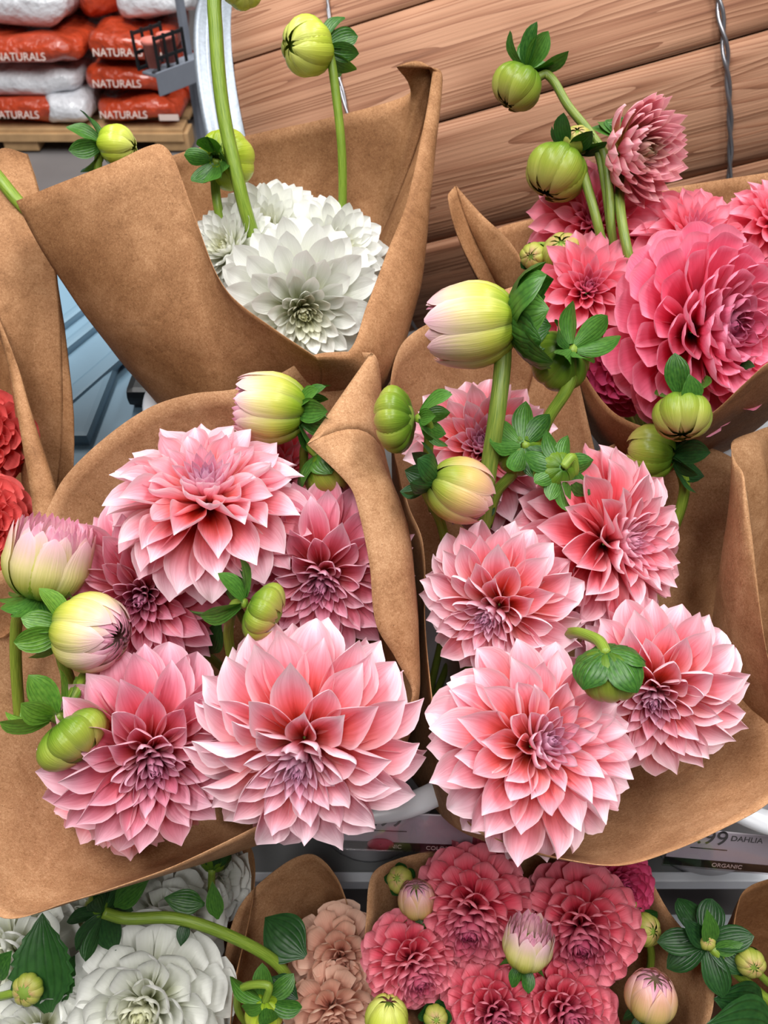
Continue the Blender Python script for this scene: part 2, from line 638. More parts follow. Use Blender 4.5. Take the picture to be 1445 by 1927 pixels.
def catmull(pts, n, closed=False):
    pts = [np.asarray(p, float) for p in pts]
    m = len(pts)
    out = []
    segs = m if closed else m - 1
    for i in range(segs):
        p1, p2 = pts[i], pts[(i + 1) % m]
        p0 = pts[i - 1] if (closed or i > 0) else 2 * p1 - p2
        p3 = pts[(i + 2) % m] if (closed or i + 2 < m) else 2 * p2 - p1
        # centripetal-like tangents limited in length
        l = np.linalg.norm(p2 - p1)
        m1 = (p2 - p0); m2 = (p3 - p1)
        l0, l3 = np.linalg.norm(p1 - p0), np.linalg.norm(p3 - p2)
        m1 = m1 * (l / max(1e-6, l0 + l))
        m2 = m2 * (l / max(1e-6, l3 + l))
        for k in range(n):
            t = k / n
            out.append((2 * t**3 - 3 * t**2 + 1) * p1 + (t**3 - 2 * t**2 + t) * m1 + (-2 * t**3 + 3 * t**2) * p2 + (t**3 - t**2) * m2)
    if not closed:
        out.append(pts[-1])
    return np.array(out)


def tube_mesh(name, pts, radii, mat, seg=10, n=8, ribs=0.0):
    c = catmull(pts, n)
    if np.isscalar(radii):
        radii = [radii] * len(pts)
    rr = np.interp(np.linspace(0, len(pts) - 1, len(c)), range(len(pts)), radii)
    v, uv = [], []
    prev = None
    acc = 0
    for i, p in enumerate(c):
        t = c[min(i + 1, len(c) - 1)] - c[max(i - 1, 0)]
        t = Vector(t).normalized()
        if prev is None:
            x = t.cross(Vector((.3, .9, .2))).normalized()
        else:
            x = (prev - t * prev.dot(t)).normalized()
        prev = x
        y = t.cross(x)
        if i:
            acc += float(np.linalg.norm(c[i] - c[i - 1]))
        for k in range(seg):
            a = 2 * PI * k / seg
            r = rr[i] * (1 + ribs * math.cos(5 * a))
            q = Vector(p) + (x * math.cos(a) + y * math.sin(a)) * r
            v.append(q)
            uv.append((abs(2 * k / seg - 1), acc * 12))
    f = grid_faces(len(c), seg, True)
    f.append(tuple(range(seg - 1, -1, -1)))
    f.append(tuple((len(c) - 1) * seg + k for k in range(seg)))
    return mesh(name, v, f, uv, True, mat)


def tube(name, pts, radii, mat, parent=None, seg=10, n=8, ribs=0.0):
    if parent is not None:
        pl = np.array(parent.location)
        pts = [np.array(p) - pl for p in pts]
    return meshobj(name, tube_mesh(name, pts, radii, mat, seg, n, ribs), None, parent)


# smooth pseudo noise for crumples
_w = [(rng.normal(size=3) * s, rng.uniform(0, 6.28), a) for s, a in [(9, 1), (9, 1), (9, 1), (17, .6), (17, .6), (17, .6), (33, .3), (33, .3), (55, .16), (55, .16)]]


def crumple(p, seed=0.0):
    t = 0.0
    for k, ph, a in _w:
        t += a * math.sin(float(k[0] * p[0] + k[1] * p[1] + k[2] * p[2]) + ph + seed * 1.7)
    return t / 3.0


def paper(label, rim, base, base_r, mat, bulge=.03, group='kraft paper wraps', amp=.0035, rows=22, nseg=9, seed=0, closed=True, cat='paper wrap', sharp=()):
    """a sheet wrapped round the stems. rim: (x, y, depth[, sx, sy, sdepth]) round the free edge; the optional
    second point is where the sheet passes on its way down to the bucket"""
    base = Vector(base)
    R, S = [], []
    rim2 = []
    for e in rim:
        rim2.append(e)
        if isinstance(e, list):      # a sharp corner of the sheet
            rim2.append(tuple(e))
    for e in rim2:
        p = P(*e[:3])
        R.append(np.array(p))
        if len(e) >= 6:
            s = P(*e[3:6])
        else:
            o = (p - base); o.z = 0
            o = o.normalized() if o.length > 1e-6 else Vector((1, 0, 0))
            s = p.lerp(base, .36) + o * bulge
        S.append(np.array(s))
    rc, sc_ = catmull(R, nseg, closed), catmull(S, nseg, closed)
    M = len(rc)
    # turning sense of the rim round the base
    cen = rc.mean(axis=0)
    area2 = sum((rc[i][0] - cen[0]) * (rc[(i + 1) % M][1] - cen[1]) - (rc[(i + 1) % M][0] - cen[0]) * (rc[i][1] - cen[1]) for i in range(M))
    sgn = 1 if area2 > 0 else -1
    ln = np.concatenate([[0], np.cumsum(np.linalg.norm(np.diff(sc_, axis=0), axis=1))])
    ln = ln / (ln[-1] * (1 + (1 / M if closed else 0)))
    a0 = math.atan2(sc_[0][1] - cen[1], sc_[0][0] - cen[0])
    verts, uvs = [], []
    for j in range(rows):
        t = j / (rows - 1)
        for i in range(M):
            a = a0 + sgn * 2 * PI * ln[i]
            b = np.array(base) + np.array((math.cos(a) * base_r, math.sin(a) * base_r, 0))
            r, s = rc[i], sc_[i]
            ts = .36
            # quadratic through rim (0), shoulder (.36), base (1)
            l0 = (t - ts) * (t - 1) / (ts)
            l1 = t * (t - 1) / (ts * (ts - 1))
            l2 = t * (t - ts) / (1 - ts)
            p = l0 * r + l1 * s + l2 * b
            d = crumple(p, seed) * amp * (.35 + .65 * math.sin(PI * min(1, t * 1.3)))
            o = p - np.array((base[0], base[1], p[2]))
            nl = np.linalg.norm(o)
            p = p + o / max(nl, 1e-5) * d + np.array((0, 0, d * .5))
            verts.append(p)
            uvs.append((ln[i], t))
    f = grid_faces(rows, M, closed)
    me = mesh('paper_wrap', verts, f, uvs, True, mat)
    o = meshobj('paper_wrap', me)
    so = o.modifiers.new('thickness', 'SOLIDIFY')
    so.thickness = .0007
    so.offset = 0
    tag(o, label, cat, group)
    return o


# ------------------------------------------------------------------ leaves, buds, stems
SEPAL = {}


def sepal_lib(key, mat, W, bend, n=3, roll=(.9, .45, .3)):
    SEPAL[key] = [petal_mesh('sepal', 'sepal', W * random.uniform(.9, 1.1), roll, (bend[0] + random.uniform(-.1, .1), bend[1] + random.uniform(-.25, .25), bend[2]), mat,
                             wave=.12, twist=random.uniform(-.3, .3), nu=9, nv=7, keel=.1, phase=random.uniform(0, 6)) for _ in range(n)]


sepal_lib('mid', M_LEAF, .3, (.2, -.5, -.3))
sepal_lib('dark', M_LEAF_D, .3, (.25, -.6, -.3))
sepal_lib('light', M_LEAF_L, .3, (.2, -.6, -.2))
sepal_lib('clasp', M_LEAF, .42, (-.3, .9, .4))
sepal_lib('cup', M_LEAF_D, .36, (-.2, .7, .2))


def place_blade(root, me, base, d, up, L, name='sepal', W=1.0):
    """base point, growing direction d, face normal up"""
    d = Vector(d).normalized()
    n = (Vector(up) - d * Vector(up).dot(d))
    if n.length < 1e-4:
        n = d.orthogonal()
    n.normalize()
    x = d.cross(n)
    m4 = Matrix.Translation(Vector(base)) @ Matrix((x, d, n)).transposed().to_4x4() @ Matrix.Diagonal((L * W, L, L, 1))
    o = bpy.data.objects.new(name, me)
    col.objects.link(o)
    o.parent = root
    o.matrix_local = root.matrix_basis.inverted() @ m4
    return o


def bud_strip(th0, th1, hw, bulge, lift, mat, rho=1.0, squash=1.0, nu=13, nv=7, tip=.25, open_=0.0):
    verts, uvs = [], []
    for i in range(nu):
        t = i / (nu - 1)
        th = math.radians(lerp(th0, th1, t))
        w = hw * (1 - .75 * sstep(.55, 1, t) if t < .999 else .12)
        w = hw * float(sinterp(np.array([t]), [0, .2, .55, .8, .93, 1], [.7, .95, 1, .8, .45, .06])[0])
        for v in np.linspace(-1, 1, nv):
            ph = w * v
            r = rho + bulge * (1 - v * v) * math.sin(PI * min(1, t * .9 + .1)) + lift * max(0, (t - tip) / (1 - tip)) ** 2
            # width opens a little near the front pole so that the tip stays a blade
            sx = math.sin(th) + .04
            if open_ and th < PI / 2:
                sx = lerp(sx, 1.0, open_)
            verts.append((r * sx * math.cos(ph), r * sx * math.sin(ph), r * squash * math.cos(th)))
            uvs.append((v * .5 + .5, t))
    return mesh('bud_petal', verts, grid_faces(nu, nv), uvs, True, mat)


M_BUD_Y = petal_mat('bud_yellow_green', [(0, (116, 148, 32)), (.3, (164, 186, 48)), (.6, (200, 210, 80)), (1, (216, 220, 120))], (222, 226, 140), (180, 196, 60), edge_amt=.3, trans=.15, rough=.26)
M_BUD_G = petal_mat('bud_green', [(0, (66, 102, 26)), (.3, (102, 132, 36)), (.6, (148, 160, 60)), (.85, (178, 172, 90)), (1, (186, 150, 104))], (190, 196, 110), (140, 165, 55), edge_amt=.3, trans=.12, rough=.3)
M_BUD_P = petal_mat('bud_cream_pink_tip', [(0, (92, 128, 28)), (.25, (142, 166, 44)), (.45, (196, 196, 84)), (.66, (222, 206, 142)), (.84, (232, 196, 186)), (1, (240, 192, 206))], (246, 222, 210), (228, 180, 192), edge_amt=.4, trans=.2, rough=.32)
M_BUD_T = petal_mat('bud_tan_pink_tip', [(0, (104, 132, 40)), (.3, (160, 168, 64)), (.55, (214, 182, 110)), (.8, (220, 168, 138)), (1, (238, 186, 186))], (240, 206, 190), (220, 170, 170), edge_amt=.4, trans=.2, rough=.35)
M_BUD_IN = petal_mat('bud_inner_pink', [(0, (200, 190, 120)), (.4, (232, 190, 186)), (.8, (232, 172, 190)), (1, (214, 136, 164))], (244, 206, 216), (210, 140, 170), trans=.25)
M_CORE = simple('bud_core_green', (120, 146, 56), .6)

BUD = {}


def bud_kind(key, layers):
    """layers: (count, mesh) outermost first"""
    BUD[key] = layers


bud_kind('closed_y', [(7, bud_strip(168, 14, .56, .12, .0, M_BUD_Y)), (7, bud_strip(168, 8, .52, .1, -.05, M_BUD_Y, .96))])
bud_kind('closed_g', [(8, bud_strip(168, 16, .5, .12, .0, M_BUD_G, squash=.92)), (8, bud_strip(168, 8, .48, .1, -.05, M_BUD_G, .95, .9))])
bud_kind('flat_g', [(9, bud_strip(168, 20, .44, .14, .02, M_BUD_G, squash=.62)), (9, bud_strip(168, 8, .44, .1, -.05, M_BUD_G, .94, .62))])
bud_kind('mouth', [(8, bud_strip(168, 34, .5, .1, .04, M_BUD_P, squash=1.15)), (11, bud_strip(150, 27, .34, .06, .05, M_BUD_P, .95, 1.15)), (15, bud_strip(130, 20, .22, .04, .05, M_BUD_IN, .92, 1.18)),
                     (15, bud_strip(110, 14, .22, .03, .03, M_BUD_IN, .88, 1.2)), (9, bud_strip(90, 8, .3, .03, .0, M_BUD_IN, .8, 1.2))])
bud_kind('opening', [(8, bud_strip(168, 36, .48, .1, .03, M_BUD_P, squash=1.2, open_=.45)), (10, bud_strip(150, 30, .36, .06, .03, M_BUD_P, .95, 1.2, open_=.45)), (13, bud_strip(130, 28, .22, .04, .03, M_BUD_IN, .86, 1.3, open_=.45)),
                     (12, bud_strip(110, 22, .22, .03, .03, M_BUD_IN, .74, 1.4, open_=.4)), (9, bud_strip(90, 14, .26, .03, .0, M_BUD_IN, .6, 1.55, open_=.3))])
bud_kind('tan', [(7, bud_strip(168, 42, .52, .1, .06, M_BUD_T, squash=1.15)), (9, bud_strip(150, 33, .4, .06, .05, M_BUD_T, .95, 1.15)), (11, bud_strip(130, 22, .3, .04, .04, M_BUD_IN, .9, 1.18)), (9, bud_strip(100, 10, .32, .03, .0, M_BUD_IN, .82, 1.15))])
bud_kind('brush', [(8, bud_strip(168, 42, .46, .08, .12, M_BUD_P, squash=1.1, open_=.75)), (11, bud_strip(150, 36, .3, .05, .12, M_BUD_P, .96, 1.15, open_=.75)), (14, bud_strip(130, 32, .2, .03, .12, M_BUD_IN, .9, 1.25, open_=.75)),
                   (14, bud_strip(120, 28, .2, .03, .1, M_BUD_IN, .78, 1.4, open_=.75)), (12, bud_strip(110, 24, .22, .03, .08, M_BUD_IN, .64, 1.65, open_=.7)), (9, bud_strip(100, 18, .26, .03, .06, M_BUD_IN, .45, 2.2, open_=.6))])

_core = lathe('bud_core', [(.001, -.9), (.4, -.82), (.72, -.55), (.86, -.1), (.8, .35), (.55, .66), (.25, .8), (.001, .84)], M_CORE, 16)


def bud(label, x, y, d, rpx, ax, kind, stem, sepals=6, smode='reflex', slib='mid', slen=1.15, stem_r=.0045, group='dahlia buds', stem_m=None, seed=None, spin=0.0, squash=1.0, name='dahlia_bud', cat='flower bud', oz=None, outer=0):
    r = random.Random(label if seed is None else seed)
    R = rpx / F * d
    c = P(x, y, d)
    axis = cdir(*ax) if len(ax) == 3 else cdir(ax[0], ax[1])
    root = empty(name, c)
    M = frame_from_axis(axis, spin)
    for li, (n, me) in enumerate(BUD[kind]):
        for k in range(n):
            o = bpy.data.objects.new('bud_petal', me)
            o.color = (.35 + .6 * (1 - li / 5), r.random(), 0, 1)
            col.objects.link(o)
            o.parent = root
            a = 2 * PI * (k + .5 * (li % 2)) / n + r.uniform(-.08, .08)
            Rk = M @ Matrix.Rotation(a, 3, 'Z')
            sc = R * r.uniform(.97, 1.03)
            o.matrix_local = (Rk @ Matrix.Diagonal((sc, sc, sc * squash * r.uniform(.96, 1.05)))).to_4x4()
    o = bpy.data.objects.new('bud_core', _core)
    col.objects.link(o)
    o.parent = root
    cs = .95 if kind.startswith(('closed', 'flat')) else .62
    o.matrix_local = (M @ Matrix.Diagonal((R * cs, R * cs, R * squash * .8 * cs))).to_4x4()
    zx = M @ Vector((0, 0, 1))
    back = c - zx * R * .93 * squash
    if smode == 'clasp':
        th, L = (128, 150), slen
    elif smode == 'spread':
        th, L = (82, 108), slen
    elif smode == 'cupback':
        th, L = (140, 172), slen
    else:
        th, L = (108, 142), slen
    for k in range(sepals):
        a = 2 * PI * k / sepals + r.uniform(-.25, .25)
        t = math.radians(r.uniform(*th))
        rad = M @ Vector((math.cos(a), math.sin(a), 0))
        dv = rad * math.sin(t) + zx * math.cos(t)
        nn = zx * math.sin(t) - rad * math.cos(t)
        if smode in ('clasp',):
            dv = rad * .9 + zx * .35
            nn = zx - rad * .2
        if smode == 'cupback':
            dv = rad * .75 - zx * .5
            nn = -zx * .6 - rad * .5
        place_blade(root, r.choice(SEPAL[slib]), back + rad * R * .16, dv, nn, R * L * 1.3 * r.uniform(.8, 1.15))
    if stem:
        pts = [np.array(back + zx * R * .1)] + [np.array(P(*q)) for q in stem]
        rr = [stem_r * .95] + [stem_r] * (len(pts) - 1)
        tube('stem', pts, rr, stem_m or M_STEM, root, ribs=.05)
    tag(root, label, cat, group)
    return root


def leaf_mesh(name, L, W, mat, teeth=0, droop=.5, fold=.35, nu=25, nv=9):
    us = np.linspace(0, 1, nu)
    w = W * sinterp(us, *PROF['leaf'])
    verts, uvs = [], []
    for i, u in enumerate(us):
        ps = -droop * u
        y = L * (math.sin(droop * u) / droop if droop else u)
        z = -L * (1 - math.cos(droop * u)) / droop if droop else 0
        for v in np.linspace(-1, 1, nv):
            ww = w[i]
            if teeth and abs(v) > .6:
                ww *= 1 - .2 * ((u * teeth) % 1.0) * (abs(v) - .6) / .4
            x = ww * v
            zz = z + abs(x) * fold - .06 * W * math.cos(abs(v) * 9 + u * 30) * .25
            verts.append((x, y, zz))
            uvs.append((v * .5 + .5, u))
    return mesh(name, verts, grid_faces(nu, nv), uvs, True, mat)


def bloom(label, kind, x, y, d, rpx, off, base, seed=0, group=None, n=None, spin=0.0, stem_mat_=None, cat='flower'):
    c = P(x, y, d)
    R = rpx / F * d
    axis = cdir(*off)
    root = empty('dahlia', c)
    # the head is a dome: its receptacle sits behind the middle of the outline
    org = c - axis * R * .12
    flower_head(root, kind, org, axis, R, spin, seed, n)
    b = Vector(base)
    p0 = org - axis * R * .05
    p1 = org - axis * R * .5 + Vector((0, 0, -R * .5))
    p2 = p1.lerp(b, .5)
    tube('stem', [np.array(p0), np.array(p1), np.array(p2), np.array(b)], .005, M_STEM_D, root)
    tag(root, label, cat, group)
    return root


# ================================================================== the setting
fl = meshobj('floor', mesh('floor', [(-5, -2, 0), (5, -2, 0), (5, 8, 0), (-5, 8, 0)], [(0, 1, 2, 3)], None, False, M_CONC))
fl['kind'] = 'structure'

# ------------------------------------------------------------------ wooden reel of planks with a steel hoop
BQ = Vector((0.0, 1.873, .789))
BR = .40
yaw, tilt = math.radians(-2.4), math.radians(16.2)
bax = Vector((math.cos(yaw) * math.cos(tilt), math.sin(yaw) * math.cos(tilt), math.sin(tilt)))
bz = Vector((0, 0, 1)); bz = (bz - bax * bz.dot(bax)).normalized()
by = bz.cross(bax)
BM = Matrix((bax, by, bz)).transposed().to_4x4()
X0, X1 = -.202, 1.2
barrel = empty('plank_drum', BQ + bax * X0 - Vector((0, 0, BR)))
tag(barrel, 'wooden plank drum bound by a galvanised hoop behind the bouquets', 'wooden drum')
BLOC = Matrix.Translation(BQ) @ BM
NP = 12
vv, ff, uvv = [], [], []
na, nx = 10, 10
half = PI / NP - .004
for q, rr in enumerate((BR, BR - .024)):
    for i in range(nx + 1):
        for k in range(na + 1):
            a = -half + 2 * half * k / na
            edge = .0025 if k in (0, na) and q == 0 else 0
            r_ = rr - edge
            vv.append((lerp(X0, X1, i / nx), r_ * math.sin(a), r_ * math.cos(a)))
w_ = na + 1
for q in range(2):
    o_ = q * (nx + 1) * w_
    for i in range(nx):
        for k in range(na):
            a = o_ + i * w_ + k
            f = (a, a + w_, a + w_ + 1, a + 1)
            ff.append(f if q else f[::-1])
o_ = (nx + 1) * w_
for i in range(nx):
    a, b = i * w_, (i + 1) * w_
    ff.append((a, b, b + o_, a + o_))
    a, b = i * w_ + na, (i + 1) * w_ + na
    ff.append((b, a, a + o_, b + o_))
for k in range(na):
    ff.append((k + 1, k, k + o_, k + 1 + o_))
    a = nx * w_ + k
    ff.append((a, a + 1, a + 1 + o_, a + o_))
plank_me = mesh('plank', vv, ff, None, False, M_WOOD)
plank_me.polygons.foreach_set('use_smooth', [i < 2 * nx * na for i in range(len(ff))])
OFFA = math.radians(-10)
for k in range(NP):
    o = bpy.data.objects.new('plank', plank_me)
    col.objects.link(o)
    o.parent = barrel
    dr = random.uniform(-.003, .003)
    o.matrix_local = Matrix.Translation(-barrel.location) @ BLOC @ Matrix.Rotation(OFFA + 2 * PI * k / NP, 4, 'X') @ Matrix.Translation((random.uniform(-.003, .003), 0, dr))


def ring(name, prof, mat, seg=120):
    """profile (x along axis, radius) swept round the drum"""
    v = []
    for (x, r) in prof:
        for k in range(seg):
            a = 2 * PI * k / seg
            v.append((x, r * math.sin(a), r * math.cos(a)))
    me = mesh(name, v, grid_faces(len(prof), seg, True), None, True, mat)
    o = bpy.data.objects.new(name, me)
    col.objects.link(o)
    o.parent = barrel
    o.matrix_local = Matrix.Translation(-barrel.location) @ BLOC
    return o


hp = [(X0 + .012, BR + .001), (X0 + .012, BR + .004), (X0 - .03, BR + .005), (X0 - .036, BR + .002), (X0 - .042, BR + .004), (X0 - .046, BR + .012), (X0 - .054, BR + .015), (X0 - .061, BR + .012), (X0 - .063, BR + .003), (X0 - .058, BR - .004), (X0 - .03, BR - .006), (X0 + .0, BR - .008)]
ring('hoop', hp, M_STEEL)
# bolt eye on the hoop
# end board of the drum
v = [(X0 + .02, 0, 0)] + [(X0 + .02, (BR - .02) * math.sin(2 * PI * k / 60), (BR - .02) * math.cos(2 * PI * k / 60)) for k in range(60)]
eb = meshobj('end_board', mesh('end_board', v, [(0, 1 + (k + 1) % 60, 1 + k) for k in range(60)], None, False, M_WOOD), None, barrel)
eb.matrix_local = Matrix.Translation(-barrel.location) @ BLOC


def drum_pt(x, a, r):
    return BLOC @ Vector((x, r * math.sin(a), r * math.cos(a)))


for nm, lab, xw, tw in (('binding_wire', 'twisted steel wire round the drum above the hot pink flowers', .65, True), ('binding_wire', 'steel wire round the drum behind the yellow bud', .01, False)):
    root = empty(nm, drum_pt(xw, PI, BR))
    tag(root, lab, 'wire', 'binding wires on the drum')
    for s_ in range(2):
        pts = []
        for k in range(160):
            a = 2 * PI * k / 160
            # a is measured from the top; the front of the drum faces the viewer at -90 degrees
            f = a * 24
            tws = .0042 * (1.0 if tw else .5) * (1 if 1.6 * PI < a < 1.8 * PI else .55)
            pts.append(np.array(drum_pt(xw + tws * math.cos(f + s_ * PI) + .004 * math.sin(a * 3), a, BR + .007 + tws * .9 * math.sin(f + s_ * PI))))
        pts.append(pts[0])
        tube('strand', pts, .0034 if tw else .0026, M_WIRE, root, seg=6, n=3)
ey = drum_pt(X0 - .012, math.radians(-22), BR + .008)
eo = tube('hoop_eye', [np.array(ey + Vector((0.006 * math.cos(t), 0, 0.014 * math.sin(t))) - Vector((0, .004 * math.sin(t / 2), 0))) for t in np.linspace(0, 2 * PI, 9)], .0022, M_STEEL, barrel, seg=6)
# cradle that carries the drum
for sx in (-.02, .95):
    p = BQ + bax * sx
    zb = p.z - BR - .012
    for sy in (-.25, .25):
        box('cradle_leg', (p.x, p.y + sy, zb / 2), (.07, .07, zb), M_PALLET, barrel)
    box('cradle_beam', (p.x, p.y, zb - .04), (.07, .6, .08), M_PALLET, barrel)

# ------------------------------------------------------------------ stepped flower rack
rack = empty('flower_rack', (0, .55, 0))
tag(rack, 'white stepped flower rack under the buckets', 'rack')
for z, y0, y1, mt in ((.35, .43, .76, M_DECK), (.62, .74, 1.08, M_DECK)):
    xl = -.85 if z < .5 else -.36
    xm, wd = (xl + .85) / 2, .85 - xl
    box('deck', (xm, (y0 + y1) / 2, z - .008), (wd, y1 - y0, .016), mt, rack)
    box('front_rail', (xm, y0 - .007, z - .004), (wd, .014, .03), M_WHITE_METAL, rack)
    box('back_rail', (xm, y1, z - .01), (wd, .014, .03), M_WHITE_METAL, rack)
for k in range(9):
    box('slat', (0, .08 + k * .045, .085), (1.7, .034, .014), M_WHITE_METAL, rack)
for x in (-.8, -.25, .3, .8):
    box('bearer', (x, .26, .068), (.03, .42, .02), M_WHITE_METAL, rack)
for x in (-.84, .84):
    for y, h_ in ((.07, .09), (.43, .36), (.74, .34 if x < 0 else .63), (1.08, .63)):
        xx_ = -.34 if (x < 0 and y > 1) else x
        box('leg', (xx_, y, h_ / 2), (.03, .03, h_), M_WHITE_METAL, rack)
    box('side_rail', (x, .4, .05), (.025, .66, .025), M_WHITE_METAL, rack)
box('leg', (-.34, .75, .31), (.03, .03, .62), M_WHITE_METAL, rack)


def bucket(label, x, y, z0, h, r_top, r_bot, rim=.016):
    root = empty('flower_bucket', (x, y, z0))
    zc = h - .052
    rc_ = lerp(r_bot, r_top - .02, zc / h)
    body = lathe('body', [(.002, .004), (r_bot - .004, .004), (r_bot, .0), (r_bot, .006), (rc_, zc - .012), (rc_ + .004, zc - .004), (r_top - .012, zc), (r_top - .01, zc + .006), (r_top - .006, h - .014), (r_top - .008, h - .002), (r_top - .012, h - .01), (rc_, zc - .004), (r_bot - .003, .012), (.002, .012)], M_BUCKET_BODY)
    meshobj('body', body, None, root)
    rm = lathe('rim', [(r_top - .012, h - .012), (r_top + .002, h - .014), (r_top + rim - .003, h - .012), (r_top + rim, h - .006), (r_top + rim - .004, h), (r_top, h + .003), (r_top - .008, h + .002), (r_top - .012, h - .004)], M_BUCKET)
    meshobj('rim', rm, None, root)
    tag(root, label, 'bucket', 'white flower buckets')
    return root


BK1 = (-.02, .532)
BK2 = (.47, .51)
bucket('white bucket holding both front pink bouquets', BK1[0], BK1[1], .35, .345, .155, .085)
bucket('white bucket at the right edge with a grey price strip', BK2[0], BK2[1], .35, .345, .155, .085)
bucket('white bucket under the back white bouquet', -.2, .9, .62, .24, .12, .085)
bucket('white bucket under the back hot pink bouquet', .4, .9, .62, .24, .12, .085)
bucket('white bucket under the coral bouquet at the left edge', -.6, .66, .35, .3, .085, .065)
bucket('white bucket under the lower white bouquet', -.28, .24, .092, .24, .11, .08)
bucket('white bucket under the peach bouquet', -.03, .25, .092, .24, .1, .075)
bucket('white bucket under the lower hot pink bouquet', .2, .27, .092, .26, .11, .08)
bucket('white bucket under the leafy bouquet at the lower right corner', .47, .24, .092, .24, .11, .08)


def text_mesh(s, size, mat, ext=.0006):
    cu = bpy.data.curves.new('lettering', 'FONT')
    cu.body = s
    cu.size = size
    cu.align_x = 'CENTER'
    cu.align_y = 'CENTER'
    cu.extrude = ext
    o = bpy.data.objects.new('lettering', cu)
    col.objects.link(o)
    dg = bpy.context.evaluated_depsgraph_get()
    me = bpy.data.meshes.new_from_object(o.evaluated_get(dg))
    bpy.data.objects.remove(o)
    bpy.data.curves.remove(cu)
    me.name = 'lettering'
    me.materials.clear()
    me.materials.append(mat)
    return me


def put(root, me, name, M4):
    o = bpy.data.objects.new(name, me)
    col.objects.link(o)
    o.parent = root
    o.matrix_local = root.matrix_basis.inverted() @ M4
    return o


def put_sub(part, M_part, me, name, M4):
    o = bpy.data.objects.new(name, me)
    col.objects.link(o)
    o.parent = part
    o.matrix_local = M_part.inverted() @ M4
    return o


def price_strip(label, corner_l, corner_r, h, price, strip_text, extra=None, pink=False, badge=.4):
    """a clear holder with a card; corners: left and right end of its lower edge"""
    a, b = Vector(corner_l), Vector(corner_r)
    x = (b - a); L = x.length; x.normalize()
    n = x.cross(Vector((0, -.45, .9)).normalized())
    yv = Vector((0, .42, .9)); yv = (yv - x * yv.dot(x)).normalized()
    n = x.cross(yv)
    c = (a + b) / 2 + yv * h / 2
    root = empty('price_tag', a)
    M4 = Matrix.Translation(c) @ Matrix((x, yv, n)).transposed().to_4x4()
    card = put(root, box_mesh('card', L * .96, h * .98, .0012, 0, M_CARD), 'card', M4)
    MB = M4 @ Matrix.Translation((0, -h * .42, .0012))
    band = put(root, box_mesh('black_band', L * .98, h * .2, .001, 0, M_PRINT_K), 'black_band', MB)
    put(root, box_mesh('clear_cover', L * 1.02, h * 1.04, .0008, 0, M_CLEAR), 'clear_cover', M4 @ Matrix.Translation((0, 0, .004)))
    put_sub(card, M4, text_mesh(price, h * .55, M_PRINT_K, .0002), 'price_lettering', M4 @ Matrix.Translation((-L * .2, h * .3, .0012)))
    put_sub(band, MB, text_mesh(strip_text, h * .15, M_PRINT, .0002), 'band_lettering', M4 @ Matrix.Translation((L * .02, -h * .42, .0022)))
    if extra:
        put_sub(card, M4, text_mesh(extra, h * .2, M_PRINT_K, .0002), 'name_lettering', M4 @ Matrix.Translation((L * .12, h * .34, .0012)))
    put_sub(card, M4, box_mesh('rule_line', L * .3, h * .02, .0003, 0, M_PRINT_K), 'rule_line', M4 @ Matrix.Translation((-L * .16, h * .0, .001)))
    if pink:
        bd = lathe('round_badge', [(.001, 0), (h * .2, 0), (h * .2, .0005), (.001, .0008)], M_PRINT_P, 24)
        put_sub(band, MB, bd, 'round_badge', M4 @ Matrix.Translation((-L * .2, -h * .36, .002)) @ Matrix.Diagonal((1.5, .8, 1, 1)))
        put(root, box_mesh('holder_end', L * .1, h * 1.02, .002, 0, M_PRINT_P), 'holder_end', M4 @ Matrix.Translation((L * .53, 0, -.001)))
    tag(root, label, 'price tag', 'price tags on the buckets')
    return root


price_strip('price tag with a pink badge on the middle bucket', P(640, 1592, .905), P(892, 1602, .905), .05, '9.99', 'ORGANIC             COLOR', None, True)
price_strip('price tag with a black band on the right bucket', P(1245, 1622, .90), P(1475, 1642, .90), .05, '9.99', 'ORGANIC', 'DAHLIA')

# ------------------------------------------------------------------ blue plastic tote behind the left wraps
tote = empty('storage_tote', (-.67, 1.2, .0))
tag(tote, 'blue grey lidded plastic tote between the left wraps', 'tote')
box('body', (-.67, 1.2, .35), (.5, .62, .7), M_BLUE, tote, .03)
box('lid', (-.67, 1.2, .715), (.56, .68, .035), M_BLUE, tote, .014)
box('lid_panel', (-.67, 1.2, .742), (.44, .54, .024), M_BLUE, tote, .01)
for k, xx in enumerate((-.58, -.52)):
    box('lid_rib', (xx, 1.2, .758), (.022, .5, .018), M_BLUE, tote, .007, (0, 0, math.radians(-24)))
box('lid_rib', (-.45, 1.14, .752), (.03, .4, .014), M_BLUE, tote, .005, (0, 0, math.radians(-24)))
box('latch', (-.385, 1.06, .756), (.05, .09, .03), M_BLACK, tote, .012)

# ------------------------------------------------------------------ pallet of bags far behind
pal = empty('pallet', (-1.5, 4.0, 0))
tag(pal, 'wooden pallet under the orange bags', 'pallet')
PX0, PX1, PY = -2.35, -.93, 3.85
for k in range(6):
    box('deck_board', ((PX0 + PX1) / 2, PY + .06 + k * .17, .098), (PX1 - PX0, .12, .02), M_PALLET, pal)
for xx in (PX0 + .06, (PX0 + PX1) / 2 - .06, PX1 - .06):
    for k in range(3):
        box('block', (xx, PY + .06 + k * .42, .05), (.16, .12, .078), M_PALLET, pal)
box('front_board', ((PX0 + PX1) / 2, PY - .006, .075), (PX1 - PX0, .02, .035), M_PALLET, pal)

bag_i = [0]
NAT = text_mesh('NATURALS', .044, M_PRINT, .0005)


